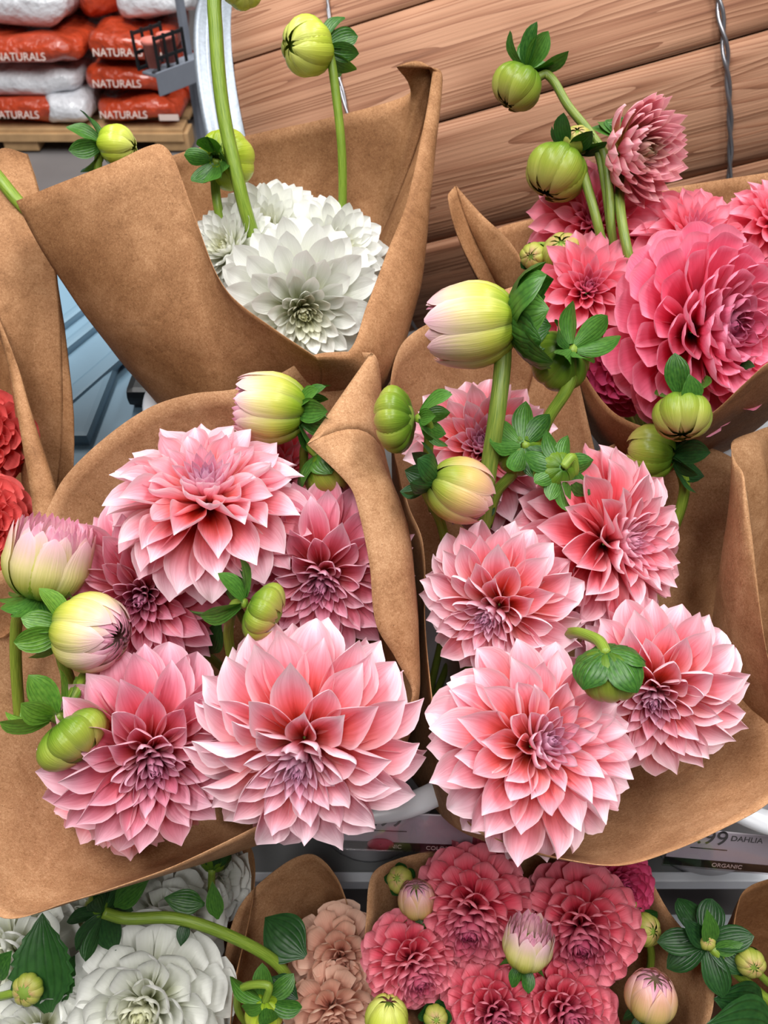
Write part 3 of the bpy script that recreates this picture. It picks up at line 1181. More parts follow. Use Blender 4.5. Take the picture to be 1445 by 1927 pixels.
def pillow(name, sx, sy, sz, mat, seed, n=26, m=14, ex=.32):
    r = random.Random(seed)
    ph = [r.uniform(0, 6) for _ in range(6)]
    v = []
    for i in range(m + 1):
        la = -PI / 2 + PI * i / m
        for k in range(n):
            lo = 2 * PI * k / n

            def sp(c_, e):
                return math.copysign(abs(c_) ** e, c_)
            x = sx * sp(math.cos(la), ex + .1) * sp(math.cos(lo), ex)
            y = sy * sp(math.cos(la), ex + .1) * sp(math.sin(lo), ex)
            z = sz * sp(math.sin(la), .75)
            z *= .9 + .07 * math.sin(9 * x + ph[0]) + .06 * math.sin(11 * y + ph[1])
            q = .012 * math.sin(17 * x + 13 * z + ph[2]) + .009 * math.sin(29 * x + 31 * y + ph[3])
            v.append((x * (1 + q), y * (1 + q), z + q))
    return mesh(name, v, grid_faces(m + 1, n, True), None, True, mat)


def bag(label, xl, xr, y, z0, h, depth, mat, white=None, text=True, rot=0.0, tx=0.0, band=True):
    """xl..xr world extent of the visible face, y its front"""
    cx_, w = (xl + xr) / 2, (xr - xl)
    root = empty('mulch_bag', (cx_, y + depth / 2, z0))
    M4 = Matrix.Translation((cx_, y + depth / 2, z0 + h / 2)) @ Matrix.Rotation(rot, 4, 'Z')
    bag_i[0] += 1
    film = put(root, pillow('bag_film', w / 2, depth / 2, h / 2, mat, bag_i[0]), 'bag_film', M4)
    if white:
        # the pale printed end of the bag
        a, b = white
        put(root, pillow('white_end', w / 4 * (b - a), depth / 2 + .004, h / 2 + .006, M_WHITEFILM, bag_i[0] + 50), 'white_end', M4 @ Matrix.Translation((w / 4 * (a + b), -.003, 0)))
    if text:
        put_sub(film, M4, NAT, 'lettering', M4 @ Matrix.Translation((tx, -depth / 2 - .009, -h * .02)) @ Matrix.Rotation(math.radians(72), 4, 'X'))
    if text and band:
        put_sub(film, M4, box_mesh('label_panel', .09, .004, .026, .001, M_PRINT), 'label_panel', M4 @ Matrix.Translation((w * .36, -depth / 2 - .004, -h * .12)))
    tag(root, label, 'bag', 'bags stacked on the pallet')
    return root


def X(px, y, z):
    dep = y * .695 + (H - z) * .719
    return (px - CX) / F * dep


def Zat(py, y):
    # height of a point seen at image row py at distance y
    v = (CY - py) / F
    c_, s_ = math.cos(PITCH), math.sin(PITCH)
    # v = (y s - dz c)/(y c + dz s)
    dz = (y * s_ - v * y * c_) / (v * s_ + c_)
    return H - dz


yb = 3.86
bag('orange bag with a white end at the left of the lowest layer', X(-90, yb, .2), X(166, yb, .2), yb, .11, .125, .6, M_ORANGE, (.28, 1.0), True, tx=-.03, band=False)
bag('orange bag at the right of the lowest layer', X(172, yb, .2), X(338, yb, .2), yb, .11, .125, .6, M_ORANGE, tx=-.06)
bag('pale bag in the second layer at the left', X(-120, yb, .3), X(146, yb, .3), yb + .03, .225, .125, .6, M_WHITEFILM, text=False)
bag('orange bag in the second layer right of the pale bag', X(148, yb, .3), X(322, yb, .3), yb + .02, .235, .125, .6, M_ORANGE, tx=-.04, band=False)
bag('orange bag in the third layer at the left', X(-80, yb, .45), X(148, yb, .45), yb, .35, .125, .62, M_ORANGE, tx=-.0, band=False)
bag('orange bag in the third layer beside the grey shelf', X(156, yb, .45), X(318, yb, .45), yb, .36, .14, .62, M_ORANGE, tx=-.04)
bag('white bag on top of the stack at the left', X(-110, yb, .6), X(108, yb, .6), yb + .1, .475, .17, .5, M_WHITEFILM, text=False)
bag('orange bag tucked behind the top white bag', X(70, yb, .6), X(158, yb, .6), yb + .22, .485, .15, .5, M_ORANGE, text=False, rot=.5)
bag('white bag on top of the stack beside the drum', X(192, yb, .6), X(352, yb, .6), yb + .12, .5, .16, .6, M_WHITEFILM, text=False)
bag('orange bag turned sideways at the right end of the stack', X(330, yb, .25), X(400, yb, .25), yb + .22, .12, .2, .5, M_ORANGE, text=False, rot=-.5)
bag('orange bag at the back of the stack top', X(60, 4.4, .7), X(190, 4.4, .7), 4.42, .5, .3, .4, M_ORANGE, text=False)

# grey shelf with a black plant tray, left of the drum
a, b = P(297, 160, 2.3), P(420, 112, 2.45)
xd = (b - a); xd.z = 0
ang = math.atan2(xd.y, xd.x)
ex = xd.normalized()
zt = a.z
nrm = Vector((-math.sin(ang), math.cos(ang), 0))
mid = a + xd / 2
mid.z = zt
sh = empty('display_shelf', (mid.x, mid.y, 0))
tag(sh, 'grey sheet metal shelf edge beside the drum hoop', 'shelf')
box('front_lip', (mid.x, mid.y, zt), (xd.length, .006, .062), M_GREY, sh, .002, (0, 0, ang))
m2 = mid + nrm * .06 + ex * .02
box('shelf_board', (m2.x, m2.y, zt + .0), (xd.length - .05, .11, .008), M_GREY, sh, .002, (0, 0, ang))
for t_ in (.02, .12):
    q = a + ex * (xd.length - .03) + nrm * t_
    box('post', (q.x, q.y, zt / 2 + .1), (.02, .02, zt + .2), M_GREY, sh, .002, (0, 0, ang))
tc_ = a + ex * .09 + nrm * .07
tray = empty('plant_tray', (tc_.x, tc_.y, zt + .005))
tag(tray, 'black plastic plant tray on the grey shelf', 'tray')
for i in range(2):
    for zz in (.008, .05, .1):
        q = tc_ + nrm * (-.045 + .09 * i)
        box('tray_bar', (q.x, q.y, zt + .005 + zz), (.11, .006, .009), M_BLACK, tray, .001, (0, 0, ang))
for i in range(4):
    for t_ in (-.045, .045):
        q = tc_ + ex * (-.054 + .036 * i) + nrm * t_
        box('tray_upright', (q.x, q.y, zt + .06), (.007, .007, .105), M_BLACK, tray, .001, (0, 0, ang))
M_POT = simple('terracotta_pink', (206, 120, 108), .5, noise=.1)
for k_, (dx, lab) in enumerate(((-.03, 'left'), (.03, 'right'))):
    q = tc_ + ex * dx
    pt_ = lathe('seedling_pot', [(.001, 0), (.018, 0), (.024, .06), (.027, .062), (.027, .074), (.023, .074), (.02, .06), (.001, .058)], M_POT, 20)
    o = meshobj('seedling_pot', pt_)
    o.location = (q.x, q.y, zt + .02)
    tag(o, 'pink plant pot at the %s of the black tray' % lab, 'pot', 'pots in the black tray')


# ================================================================== bouquets
BA = (-.09, .53, .52)
BB = (.05, .56, .52)
BC = (-.2, .9, .74)
BD = (.4, .9, .74)
BE = (-.6, .66, .5)
BF = (-.27, .24, .2)
BG = (-.03, .25, .2)
BH = (.2, .27, .2)
BI = (.47, .24, .2)
BJ = (.47, .51, .5)

paper('kraft paper wrap round the left front pink bouquet with a folded corner', [
    (-200, 1250, .80), (-150, 1560, .74), (0, 1722, .71), (130, 1696, .71), (300, 1640, .715), (400, 1596, .72), (490, 1552, .735), (600, 1500, .77), (700, 1420, .80, 720, 1500, .86),
    (775, 1314, .80, 782, 1330, .84), (745, 1240, .79, 788, 1180, .83), (708, 1175, .785, 784, 1110, .83), (695, 1060, .79, 770, 1010, .84), (672, 950, .80, 752, 950, .86), (655, 912, .81, 740, 920, .87),
    [578, 836, .82, 720, 850, .885], [698, 664, .90, 716, 780, .92], (640, 662, .91), (590, 668, .915), (520, 706, .915), (440, 733, .91), (360, 742, .91), (280, 768, .91), (190, 830, .91), (120, 900, .91), (84, 968, .90), (20, 1060, .88), (-100, 1130, .86)],
    BA, .05, M_KRAFT, .05, seed=1)
paper('kraft paper wrap round the right front pink bouquet', [
    (735, 718, .95), (762, 640, .965), (850, 588, .98), (960, 540, .985), [1048, 523, .985], (1064, 600, .98), (1095, 740, .975), [1120, 850, .97], (1150, 838, .97), (1205, 812, .97), (1300, 830, .98), (1400, 880, .98), (1440, 1000, .96), (1385, 1120, .91), (1400, 1185, .865), (1470, 1260, .82), (1560, 1330, .78), (1540, 1420, .74), (1445, 1514, .71), (1350, 1565, .70), (1260, 1603, .695), (1170, 1628, .69), (1080, 1620, .69), (960, 1588, .70), (880, 1545, .725), (850, 1480, .76), (830, 1418, .79), (815, 1330, .81), (800, 1180, .84), (795, 1020, .88), (768, 950, .91), (742, 850, .94)],
    BB, .05, M_KRAFT, .05, seed=2)
paper('kraft paper wrap round the back white bouquet', [
    [30, 378, .92, 135, 560, .97], (120, 342, .91, 200, 590, .955), (210, 306, .905, 290, 620, .94), (296, 271, .90, 370, 640, .93), (324, 292, .90, 400, 650, .93), (368, 412, .895, 430, 660, .93), (402, 505, .885, 470, 690, .935), (438, 560, .88, 500, 700, .94), (520, 622, .875, 550, 720, .945), [594, 672, .875, 600, 740, .95], (655, 662, .89, 690, 740, .955), (690, 575, .92, 748, 680, .98), (730, 470, .96, 785, 560, 1.01), (765, 380, 1.0, 797, 470, 1.04), (798, 230, 1.05, 812, 300, 1.08), [815, 130, 1.07, 817, 220, 1.09], [746, 126, 1.03, 810, 180, 1.10], (770, 176, 1.12), (640, 216, 1.14), (450, 260, 1.15), (330, 292, 1.15), (200, 352, 1.1), (90, 405, .99)],
    BC, .05, M_KRAFT_D, .045, seed=3)
paper('kraft paper wrap round the back hot pink bouquet with a pointed flap', [
    (844, 375, 1.03, 905, 530, 1.06), [858, 349, 1.05, 930, 520, 1.07], (905, 402, 1.04, 960, 560, 1.06), (960, 455, 1.02, 1000, 600, 1.05), (1002, 522, 1.0, 1040, 640, 1.03), (1050, 600, .985), (1098, 700, .955), (1150, 772, .92), (1210, 803, .89), (1260, 806, .87), (1335, 780, .83), (1400, 722, .805), (1445, 682, .795), (1600, 600, .83), (1680, 450, .98), (1600, 300, 1.1), (1445, 325, 1.13), (1240, 357, 1.14), (1100, 388, 1.14), (1010, 410, 1.14), (935, 432, 1.13), (890, 480, 1.12)],
    BD, .05, M_KRAFT_D, .045, seed=4)
paper('kraft paper wrap round the coral bouquet at the left edge', [
    [52, 290, 1.03, 118, 640, 1.02], (0, 281, 1.02, 60, 600, 1.0), (-70, 380, 1.0, 20, 700, .98), (-5, 615, .98, 60, 800, .97), (20, 705, .96, 90, 900, .96), (45, 850, .93, 118, 980, .95), (62, 968, .92, 118, 1080, .95), (55, 1100, .91), (0, 1200, .90), (-180, 1150, .88), (-260, 900, .93), (-240, 600, 1.0), (-120, 420, 1.06), (20, 330, 1.06, 130, 720, 1.04)],
    BE, .04, M_KRAFT_D, .03, seed=5)
paper('kraft paper wrap round the lower white bouquet', [
    (480, 1640, .98), (470, 1592, 1.0), (430, 1575, 1.02), (300, 1560, 1.04), (100, 1600, 1.02), (-60, 1700, .97), (-120, 1850, .9), (-60, 2050, .84), (150, 2120, .81), (330, 2080, .82), (420, 1980, .86), (440, 1850, .9), (470, 1720, .95)],
    BF, .045, M_KRAFT_D, .02, seed=6)
paper('kraft paper wrap with a tall rounded flap round the peach bouquet', [
    (412, 1930, .91), (418, 1830, .935), (450, 1710, .97), (530, 1632, .99), (588, 1610, .995), (632, 1650, .985), (660, 1722, .965), (690, 1810, .935), (725, 1880, .905), (775, 1950, .88), (740, 2040, .85), (600, 2080, .83), (460, 2040, .85)],
    BG, .04, M_KRAFT, .02, seed=7)
paper('kraft paper wrap round the lower hot pink bouquet', [
    (690, 1800, .88), (689, 1720, .90), (698, 1648, .915), (730, 1622, .925), (820, 1600, .93), (1000, 1585, .935), (1150, 1595, .935), (1212, 1622, .93), (1228, 1664, .92), (1262, 1724, .9), (1330, 1806, .87), (1343, 1850, .855), (1325, 1940, .83), (1200, 2060, .80), (1000, 2100, .79), (850, 2060, .80), (770, 1930, .84)],
    BH, .045, M_KRAFT, .02, seed=8)
paper('dark kraft paper wrap at the lower right corner', [
    (1392, 1690, .93), (1430, 1660, .945), (1520, 1650, .95), (1640, 1720, .92), (1680, 1850, .86), (1600, 2000, .8), (1480, 2040, .79), (1400, 1960, .82), (1376, 1830, .87)],
    BI, .045, M_KRAFT_D, .02, seed=9)
paper('kraft paper wrap rolled open at the right edge', [
    (1376, 832, .86, 1370, 960, .86), (1410, 815, .875, 1440, 960, .89), (1470, 800, .89), (1600, 830, .9), (1700, 1000, .86), (1650, 1250, .8), (1520, 1330, .78), (1450, 1260, .77, 1440, 1330, .81), (1400, 900, .80, 1390, 1120, .80), (1384, 868, .83, 1366, 1000, .83)],
    BJ, .05, M_KRAFT, .02, seed=10)

# ------------------------------------------------------------------ flower kinds
KB = Kind('blush', M_PINK, **K_DIN)
KR = Kind('rose', M_ROSE, **K_DIN)
KC = Kind('coral', M_CORAL, **K_DIN)
M_WHITE = petal_mat('petal_white', [(0, (200, 206, 140)), (.28, (222, 225, 190)), (.6, (234, 235, 226)), (1, (240, 240, 237))], (243, 243, 240), (228, 228, 176), edge_amt=.3, vein=.06, trans=.3)
M_HOT = petal_mat('petal_hot_pink', [(0, (176, 20, 50)), (.3, (222, 52, 84)), (.6, (236, 84, 118)), (.85, (240, 118, 150)), (1, (246, 158, 184))], (250, 172, 196), (150, 36, 92), edge_amt=.6, vein=.08, trans=.3)
M_HOT_L = petal_mat('petal_warm_pink', [(0, (196, 44, 70)), (.3, (230, 84, 104)), (.6, (240, 120, 140)), (1, (246, 170, 190))], (250, 190, 206), (214, 110, 150), edge_amt=.5, vein=.08, trans=.3)
M_MAG = petal_mat('petal_magenta', [(0, (140, 14, 56)), (.4, (190, 36, 88)), (1, (224, 84, 130))], (230, 110, 150), (130, 20, 80), vein=.08, trans=.3)
M_BALL = petal_mat('petal_raspberry', [(0, (150, 14, 38)), (.4, (206, 44, 70)), (.68, (228, 86, 108)), (1, (242, 146, 160))], (248, 172, 184), (160, 40, 90), edge_amt=.6, vein=.08, trans=.28)
M_SALM = petal_mat('petal_coral_red', [(0, (170, 22, 30)), (.4, (214, 60, 62)), (1, (232, 104, 100))], (238, 130, 124), (190, 50, 60), edge_amt=.5, vein=.08, trans=.28)
M_PEACH = petal_mat('petal_peach', [(0, (190, 110, 90)), (.4, (222, 160, 138)), (1, (236, 198, 176))], (240, 210, 190), (190, 110, 90), edge_amt=.4, vein=.1, trans=.3)

FORMAL = dict(n=150, theta=(3, 114), L=([0, .12, .35, .65, 1], [.48, .56, .84, .99, 1.0]), W=.25, prof='round',
              roll_c=(2.8, 2.3, 1.7), roll_m=(2.6, 1.7, .75), roll_o=(2.2, .95, .35), bend_c=(-.1, .4, .1), bend_o=(.35, -.35, -.1), thp=.95, wave=.03, tw=.06, flick=.55, keel=.02, jit=.02, scoop=True)
BALL = dict(n=140, theta=(3, 140), L=([0, .12, .35, .65, 1], [.7, .76, .92, 1.0, .98]), W=.27, prof='round',
            roll_c=(2.8, 2.3, 1.5), roll_m=(2.8, 1.8, .95), roll_o=(2.4, 1.3, .75), bend_c=(-.1, .3, .1), bend_o=(.2, -.3, -.1), thp=.93, wave=.03, tw=.05, flick=.75, keel=.02, jit=.025, off=.06, scoop=True)
WHITE = dict(n=170, theta=(2, 124), L=([0, .12, .3, .5, .7, 1], [.3, .36, .58, .86, .99, 1.0]), W=.175, prof='narrow',
             roll_c=(2.4, 1.6, 1.0), roll_m=(2.2, 1.0, .6), roll_o=(1.8, .6, .35), bend_c=(-.12, .6, .2), bend_o=(.25, -.3, -.2), thp=.92, wave=.2, tw=.28, flick=.4, keel=.1, wc=.6)
KW = Kind('white', M_WHITE, **WHITE)
KWF = Kind('whiteround', M_WHITE, **dict(FORMAL, n=105, W=.29, wave=.14, tw=.15, jit=.05))
KH = Kind('hot', M_HOT, **FORMAL)
KHD = Kind('hotdeco', M_HOT_L, **dict(K_DIN, n=105, W=.23))
KM = Kind('mag', M_MAG, **FORMAL)
KBALL = Kind('ball', M_BALL, **BALL)
KS = Kind('salmon', M_SALM, **FORMAL)
KP = Kind('peach', M_PEACH, **dict(FORMAL, n=80, W=.27, wave=.2, tw=.25, jit=.07))

gA = 'flowers in the left front bouquet'
bloom('large rose pink dahlia at the top of the left front bouquet', KB, 390, 930, .80, 182, (.08, -.76), BA, 1, gA)
bloom('pink dahlia half hidden by the folded paper corner', KR, 606, 1088, .85, 165, (0, .42), BA, 2, gA)
bloom('deep pink dahlia tucked under the large one at left', KR, 268, 1122, .835, 168, (.15, .12), BA, 3, gA)
bloom('pink dahlia with a mauve eye low in the left front bouquet', KR, 285, 1425, .755, 188, (.38, .25), BA, 4, gA)
bloom('largest pale edged pink dahlia above the white bucket', KB, 568, 1412, .72, 218, (-.08, .42), BA, 5, gA)
bloom('shaded pink dahlia deep behind the top left front flower', KC, 530, 900, .93, 110, (.2, .2), BA, 6, gA)
bloom('deep coral dahlia almost hidden under the mauve eyed one', KC, 222, 1468, .82, 150, (-.2, .2), BA, 7, gA)
gB = 'flowers in the right front bouquet'
bloom('light pink dahlia behind the thick green stems', KB, 905, 842, .90, 142, (-.1, -.3), BB, 11, gB)
bloom('shaded pink dahlia behind the curved green stems', KR, 985, 935, .93, 110, (.1, .2), BB, 12, gB)
bloom('coral pink dahlia facing right in the right front bouquet', KC, 1158, 1022, .83, 172, (.58, -.05), BB, 13, gB)
bloom('pink dahlia with a dark mauve centre beside the left paper edge', KB, 930, 1148, .80, 152, (-.5, .38), BB, 14, gB)
bloom('palest pink dahlia at the bottom of the right front bouquet', KB, 1014, 1402, .72, 193, (.32, -.36), BB, 15, gB)
bloom('pink dahlia right of the dark green sepals', KB, 1230, 1306, .775, 162, (-.3, .25), BB, 16, gB)
gC = 'white flowers in the back bouquet'
bloom('white dahlia with its centre showing at the bottom of the back bouquet', KW, 570, 588, .955, 150, (.2, .45), BC, 21, gC)
bloom('white dahlia at the right of the back bouquet', KW, 634, 478, 1.03, 104, (.5, -.1), BC, 22, gC)
bloom('white dahlia at the top of the back bouquet', KW, 500, 440, 1.05, 116, (-.05, -.4), BC, 23, gC)
bloom('white dahlia at the left behind the paper panel', KW, 428, 470, .995, 92, (-.45, -.2), BC, 24, gC)
gD = 'flowers in the back hot pink bouquet'
bloom('big hot pink dahlia with a dark magenta eye', KH, 1324, 622, .89, 178, (.42, .1), BD, 31, gD)
bloom('pink dahlia beside the paper edge in the back bouquet', KHD, 1105, 545, .94, 112, (-.1, -.1), BD, 32, gD)
bloom('hot pink dahlia below the half open flower', KHD, 1118, 418, 1.0, 122, (-.2, -.1), BD, 33, gD)
bloom('soft pink dahlia behind the big hot pink one', KHD, 1305, 445, .97, 112, (.1, -.4), BD, 34, gD)
bloom('pale pink dahlia cut by the right edge', KHD, 1460, 415, .97, 88, (.1, -.3), BD, 35, gD)
bloom('dark magenta dahlia in the shade under the big hot pink one', KM, 1192, 690, .965, 84, (-.2, .2), BD, 36, gD)
gE = 'coral flowers at the left edge'
bloom('upper coral red dahlia at the left edge', KS, -40, 820, .99, 92, (.3, .1), BE, 41, gE)
bloom('lower coral red dahlia at the left edge', KS, -42, 985, .95, 92, (.3, .1), BE, 42, gE)
bloom('coral red dahlia deep in the left wrap', KS, -50, 1080, .95, 80, (.3, .3), BE, 43, gE)
gF = 'white flowers in the lower bouquet'
bloom('large cupped white dahlia at the bottom edge', KWF, 275, 1895, .88, 150, (.05, -.2), BF, 51, gF)
bloom('white dahlia at the lower left corner', KWF, 20, 1800, .92, 125, (-.1, -.2), BF, 52, gF)
bloom('white dahlia behind the green bud stem', KWF, 310, 1735, .955, 110, (0, 0), BF, 53, gF)
bloom('white dahlia below the front paper rim', KWF, 385, 1650, 1.0, 88, (.3, -.2), BF, 54, gF)
bloom('white dahlia cut by the bottom left edge', KWF, 75, 1950, .87, 110, (0, 0), BF, 55, gF)
bloom('shaded white dahlia behind the serrated leaf', KWF, 165, 1730, .97, 100, (0, -.1), BF, 56, gF)
gG = 'peach flowers in the lower bouquet'
bloom('dusty peach dahlia in the tall flap wrap', KP, 640, 1805, .95, 88, (.1, -.1), BG, 61, gG)
bloom('brownish peach dahlia at the bottom edge', KP, 625, 1905, .92, 85, (.2, .1), BG, 62, gG)
gH = 'raspberry pink ball flowers in the lower bouquet'
bloom('tall raspberry pink ball dahlia at the upper left of the lower bouquet', KBALL, 890, 1712, .875, 112, (-.2, .3), BH, 71, gH)
bloom('raspberry pink ball dahlia right of the opening bud', KBALL, 1092, 1745, .87, 112, (-.15, .15), BH, 72, gH)
bloom('raspberry pink ball dahlia at the left paper edge', KBALL, 775, 1812, .865, 90, (.25, .3), BH, 73, gH)
bloom('raspberry pink ball dahlia cut by the bottom edge', KBALL, 930, 1910, .845, 100, (0, -.2), BH, 74, gH)
bloom('raspberry pink ball dahlia below the opening bud', KBALL, 1060, 1905, .845, 105, (.1, -.2), BH, 75, gH)
bloom('magenta dahlia in the shade under the right front wrap', KM, 1158, 1665, .915, 72, (.2, 0), BH, 76, gH)

# ------------------------------------------------------------------ buds
gw = 'buds of the back white bouquet'
bud('yellow green bud peeping over the back paper panel at left', 222, 274, 1.02, 34, (.95, .1, .1), 'closed_y', [(185, 300, 1.03), (190, 420, 1.05), (300, 640, 1.1)], 6, 'reflex', 'mid', 1.5, .005, gw)
bud('yellow bud seen from behind its sepals', 428, 300, .99, 47, (.25, -.3, -.7), 'closed_y', [(405, 345, .985), (412, 400, .99), (432, 480, 1.02), (455, 620, 1.1)], 7, 'reflex', 'mid', 1.0, .0056, gw)
bud('yellow bud on the tallest stem cut by the top edge', 455, -28, .92, 36, (.3, .6), 'closed_y', [(408, -30, .92), (406, 60, .925), (420, 210, .94), (455, 370, .96), (484, 474, .99), (510, 600, 1.05)], 5, 'reflex', 'mid', 1.1, .0082, gw)
bud('yellow bud nodding left over the wooden planks', 578, 88, .98, 45, (-.72, .3), 'closed_y', [(618, 95, .99), (632, 180, 1.0), (643, 290, 1.02), (643, 405, 1.05), (630, 560, 1.1)], 7, 'reflex', 'mid', 1.15, .0055, gw)
bud('green stem leaning in from the left edge behind the paper panel', -70, 262, 1.0, 30, (-.7, -.5), 'closed_g', [(-40, 290, 1.0), (0, 338, 1.0), (40, 386, 1.0), (100, 440, 1.02), (150, 480, 1.05)], 5, 'reflex', 'mid', 1.1, .0078, gw)
gd = 'buds of the back hot pink bouquet'
bud('green bud nodding left on a curved stem against the planks', 972, 165, .98, 42, (-.5, .82, -.15), 'closed_g', [(1000, 150, .975), (1030, 140, .975), (1070, 200, .965), (1112, 252, .955), (1140, 300, .95), (1152, 440, .95), (1170, 560, 1.0)], 7, 'reflex', 'mid', 1.2, .0052, gd, M_STEM_D)
bud('green bud with a pink streak left of the half open flower', 1047, 325, .96, 52, (-.45, .85, -.05), 'closed_g', [(1085, 295, .955), (1103, 345, .945), (1130, 445, .945), (1160, 580, 1.0)], 7, 'reflex', 'dark', .9, .0055, gd, M_STEM_D)
bud('small tight green bud above the half open flower', 1086, 262, .95, 24, (-.2, -.4), 'closed_g', [(1112, 268, .955), (1130, 310, .955), (1150, 450, .96)], 8, 'clasp', 'clasp', 1.3, .004, gd, M_STEM_D)
bud('pale green bud low among the hot pink flowers', 1058, 475, .96, 34, (-.3, -.4), 'closed_g', [(1090, 520, .98), (1130, 640, 1.03)], 5, 'reflex', 'dark', 1.0, .0045, gd)
bud('small dark green bud at the paper edge', 1003, 482, .97, 22, (-.4, .3), 'closed_g', [(1010, 462, .97), (1040, 468, .98), (1080, 560, 1.02)], 6, 'clasp', 'cup', 1.2, .0035, gd)
bud('yellow green bud nodding below the big hot pink dahlia', 1282, 784, .82, 47, (-.1, .85, .35), 'closed_g', [(1300, 740, .85), (1305, 700, .9), (1290, 690, .97)], 3, 'reflex', 'mid', 1.3, .0045, gd)
M_YNG = petal_mat('petal_half_open', [(0, (214, 206, 96)), (.3, (230, 200, 140)), (.6, (234, 150, 164)), (1, (244, 186, 196))], (250, 214, 204), (130, 138, 44), edge_amt=.6)
KY = Kind('young', M_YNG, n=105, theta=(4, 92), L=([0, .3, .6, 1], [.5, .72, .9, 1.0]), W=.16, prof='pointed', roll_c=(2.2, 1.6, 1.0), roll_m=(2.0, 1.2, .8), roll_o=(1.5, .8, .5), bend_c=(.0, .5, .2), bend_o=(.2, .9, .3), thp=.7, wave=.05, tw=.1)
yo = bloom('half open pink dahlia with a green centre above the hot pink bouquet', KY, 1186, 285, .95, 122, (.45, .35), BD, 81, gd)
for k in range(5):
    ang_ = math.radians(-140 + k * 22)
    dv = cdir(math.cos(ang_) * .9, math.sin(ang_) * .9, -.35)
    place_blade(yo, SEPAL['mid'][k % 3], P(1165, 258, .97) - dv * .005, dv, -FWD + UP * .3, .048)
tube('stem', [np.array(P(*q)) for q in [(1172, 300, .97), (1166, 380, .945), (1185, 492, .93), (1215, 600, 1.0)]], .0058, M_STEM_D, yo)
gb = 'buds of the right front bouquet'
bud('large cream bud with pink tips on the thick stem', 885, 612, .80, 74, (-.95, .05, -.25), 'opening', [(946, 680, .80), (935, 780, .80), (920, 880, .815), (908, 985, .84), (890, 1150, .9)], 10, 'cupback', 'clasp', 1.25, .0085, gb, M_STEM_D, squash=1.0)
bud('green bud seen from behind with six spread sepals', 1052, 680, .83, 52, (-.3, .3, -.75), 'closed_g', [(1076, 662, .815), (1072, 720, .815), (1030, 790, .83), (1012, 850, .86), (990, 1000, .92)], 6, 'reflex', 'mid', 1.2, .0062, gb)
bud('green bud facing left against the folded paper', 742, 790, .80, 56, (-.95, .05, -.25), 'flat_g', [(806, 800, .81), (805, 870, .84), (815, 960, .9)], 7, 'reflex', 'mid', .95, .0052, gb)
bud('tan tipped bud facing right above the mauve centred dahlia', 868, 925, .79, 56, (.85, .35, -.15), 'tan', [(800, 915, .80), (830, 985, .85), (850, 1080, .9)], 7, 'cupback', 'cup', 1.0, .0052, gb)
bud('green sepal rosette left of the thick stem end', 975, 850, .83, 40, (-.1, .2, -.8), 'closed_g', [(992, 838, .82), (965, 890, .83), (935, 925, .84), (915, 990, .86)], 7, 'spread', 'mid', 1.35, .0058, gb)
bud('green sepal rosette with a curled stem beside the coral dahlia', 1042, 885, .80, 36, (-.3, .1, -.85), 'closed_g', [(1075, 862, .79), (1078, 890, .80), (1040, 920, .84), (1000, 985, .88)], 8, 'clasp', 'mid', 1.5, .0055, gb)
bud('shaded green bud with dark sepals behind the coral dahlia', 1222, 850, .90, 48, (-.9, -.15, -.3), 'closed_g', [(1275, 870, .90), (1288, 920, .91), (1265, 1000, .93), (1220, 1100, .95)], 8, 'reflex', 'dark', 1.1, .006, gb)
bud('dark green sepal cluster drooping between two pink dahlias', 1148, 1268, .70, 52, (.2, .75, -.25), 'closed_g', [(1125, 1205, .715), (1085, 1190, .745), (1060, 1200, .8)], 9, 'clasp', 'clasp', 1.25, .0052, gb)
ga = 'buds of the left front bouquet'
bud('pink tipped bud facing left at the top of the left bouquet', 505, 768, .86, 60, (-.97, -.1, .1), 'opening', [(590, 790, .87), (610, 850, .9), (590, 980, .95)], 10, 'reflex', 'mid', 1.0, .0052, ga)
bud('green bud half behind the folded paper corner', 620, 890, .865, 44, (.5, .8, -.1), 'closed_g', [(575, 840, .88), (570, 900, .92), (540, 1020, .95)], 6, 'clasp', 'clasp', 1.2, .005, ga)
bud('half open pale pink bud at the far left', 92, 1055, .79, 70, (.28, -.92, .12), 'brush', [(60, 1120, .80), (30, 1180, .84), (40, 1400, .9)], 9, 'cupback', 'mid', .85, .006, ga)
bud('cream bud with a pink mouth and light sepals at left', 172, 1190, .75, 66, (.9, .1, .28), 'mouth', [(112, 1185, .76), (120, 1250, .79), (160, 1350, .85)], 9, 'reflex', 'light', .9, .006, ga, squash=.92)
bud('plump green bud with curled sepals at the lower left', 140, 1392, .72, 64, (.65, .7, .1), 'flat_g', [(115, 1345, .73), (150, 1290, .75), (170, 1260, .8)], 9, 'reflex', 'light', 1.0, .006, ga)
bud('ribbed green bud between the left front dahlias', 498, 1152, .745, 50, (.85, .4, .05), 'flat_g', [(440, 1140, .755), (430, 1200, .8), (450, 1300, .85)], 7, 'reflex', 'mid', 1.3, .005, ga)
gh = 'buds of the lower hot pink bouquet'
bud('opening bud with yellow base between the ball dahlias', 992, 1778, .81, 42, (.15, -.93, .2), 'brush', [(985, 1815, .83), (980, 1900, .88)], 6, 'reflex', 'mid', .9, .004, gh)
bud('small pink tipped bud at the upper left of the lower bouquet', 785, 1692, .865, 32, (-.1, -.9, .3), 'tan', [(800, 1725, .88), (830, 1800, .92)], 5, 'reflex', 'mid', 1.0, .004, gh)
bud('dark green bud at the wrap corner of the lower bouquet', 752, 1655, .89, 22, (-.3, -.5), 'closed_g', [(765, 1690, .9), (800, 1790, .95)], 5, 'clasp', 'cup', 1.2, .004, gh)
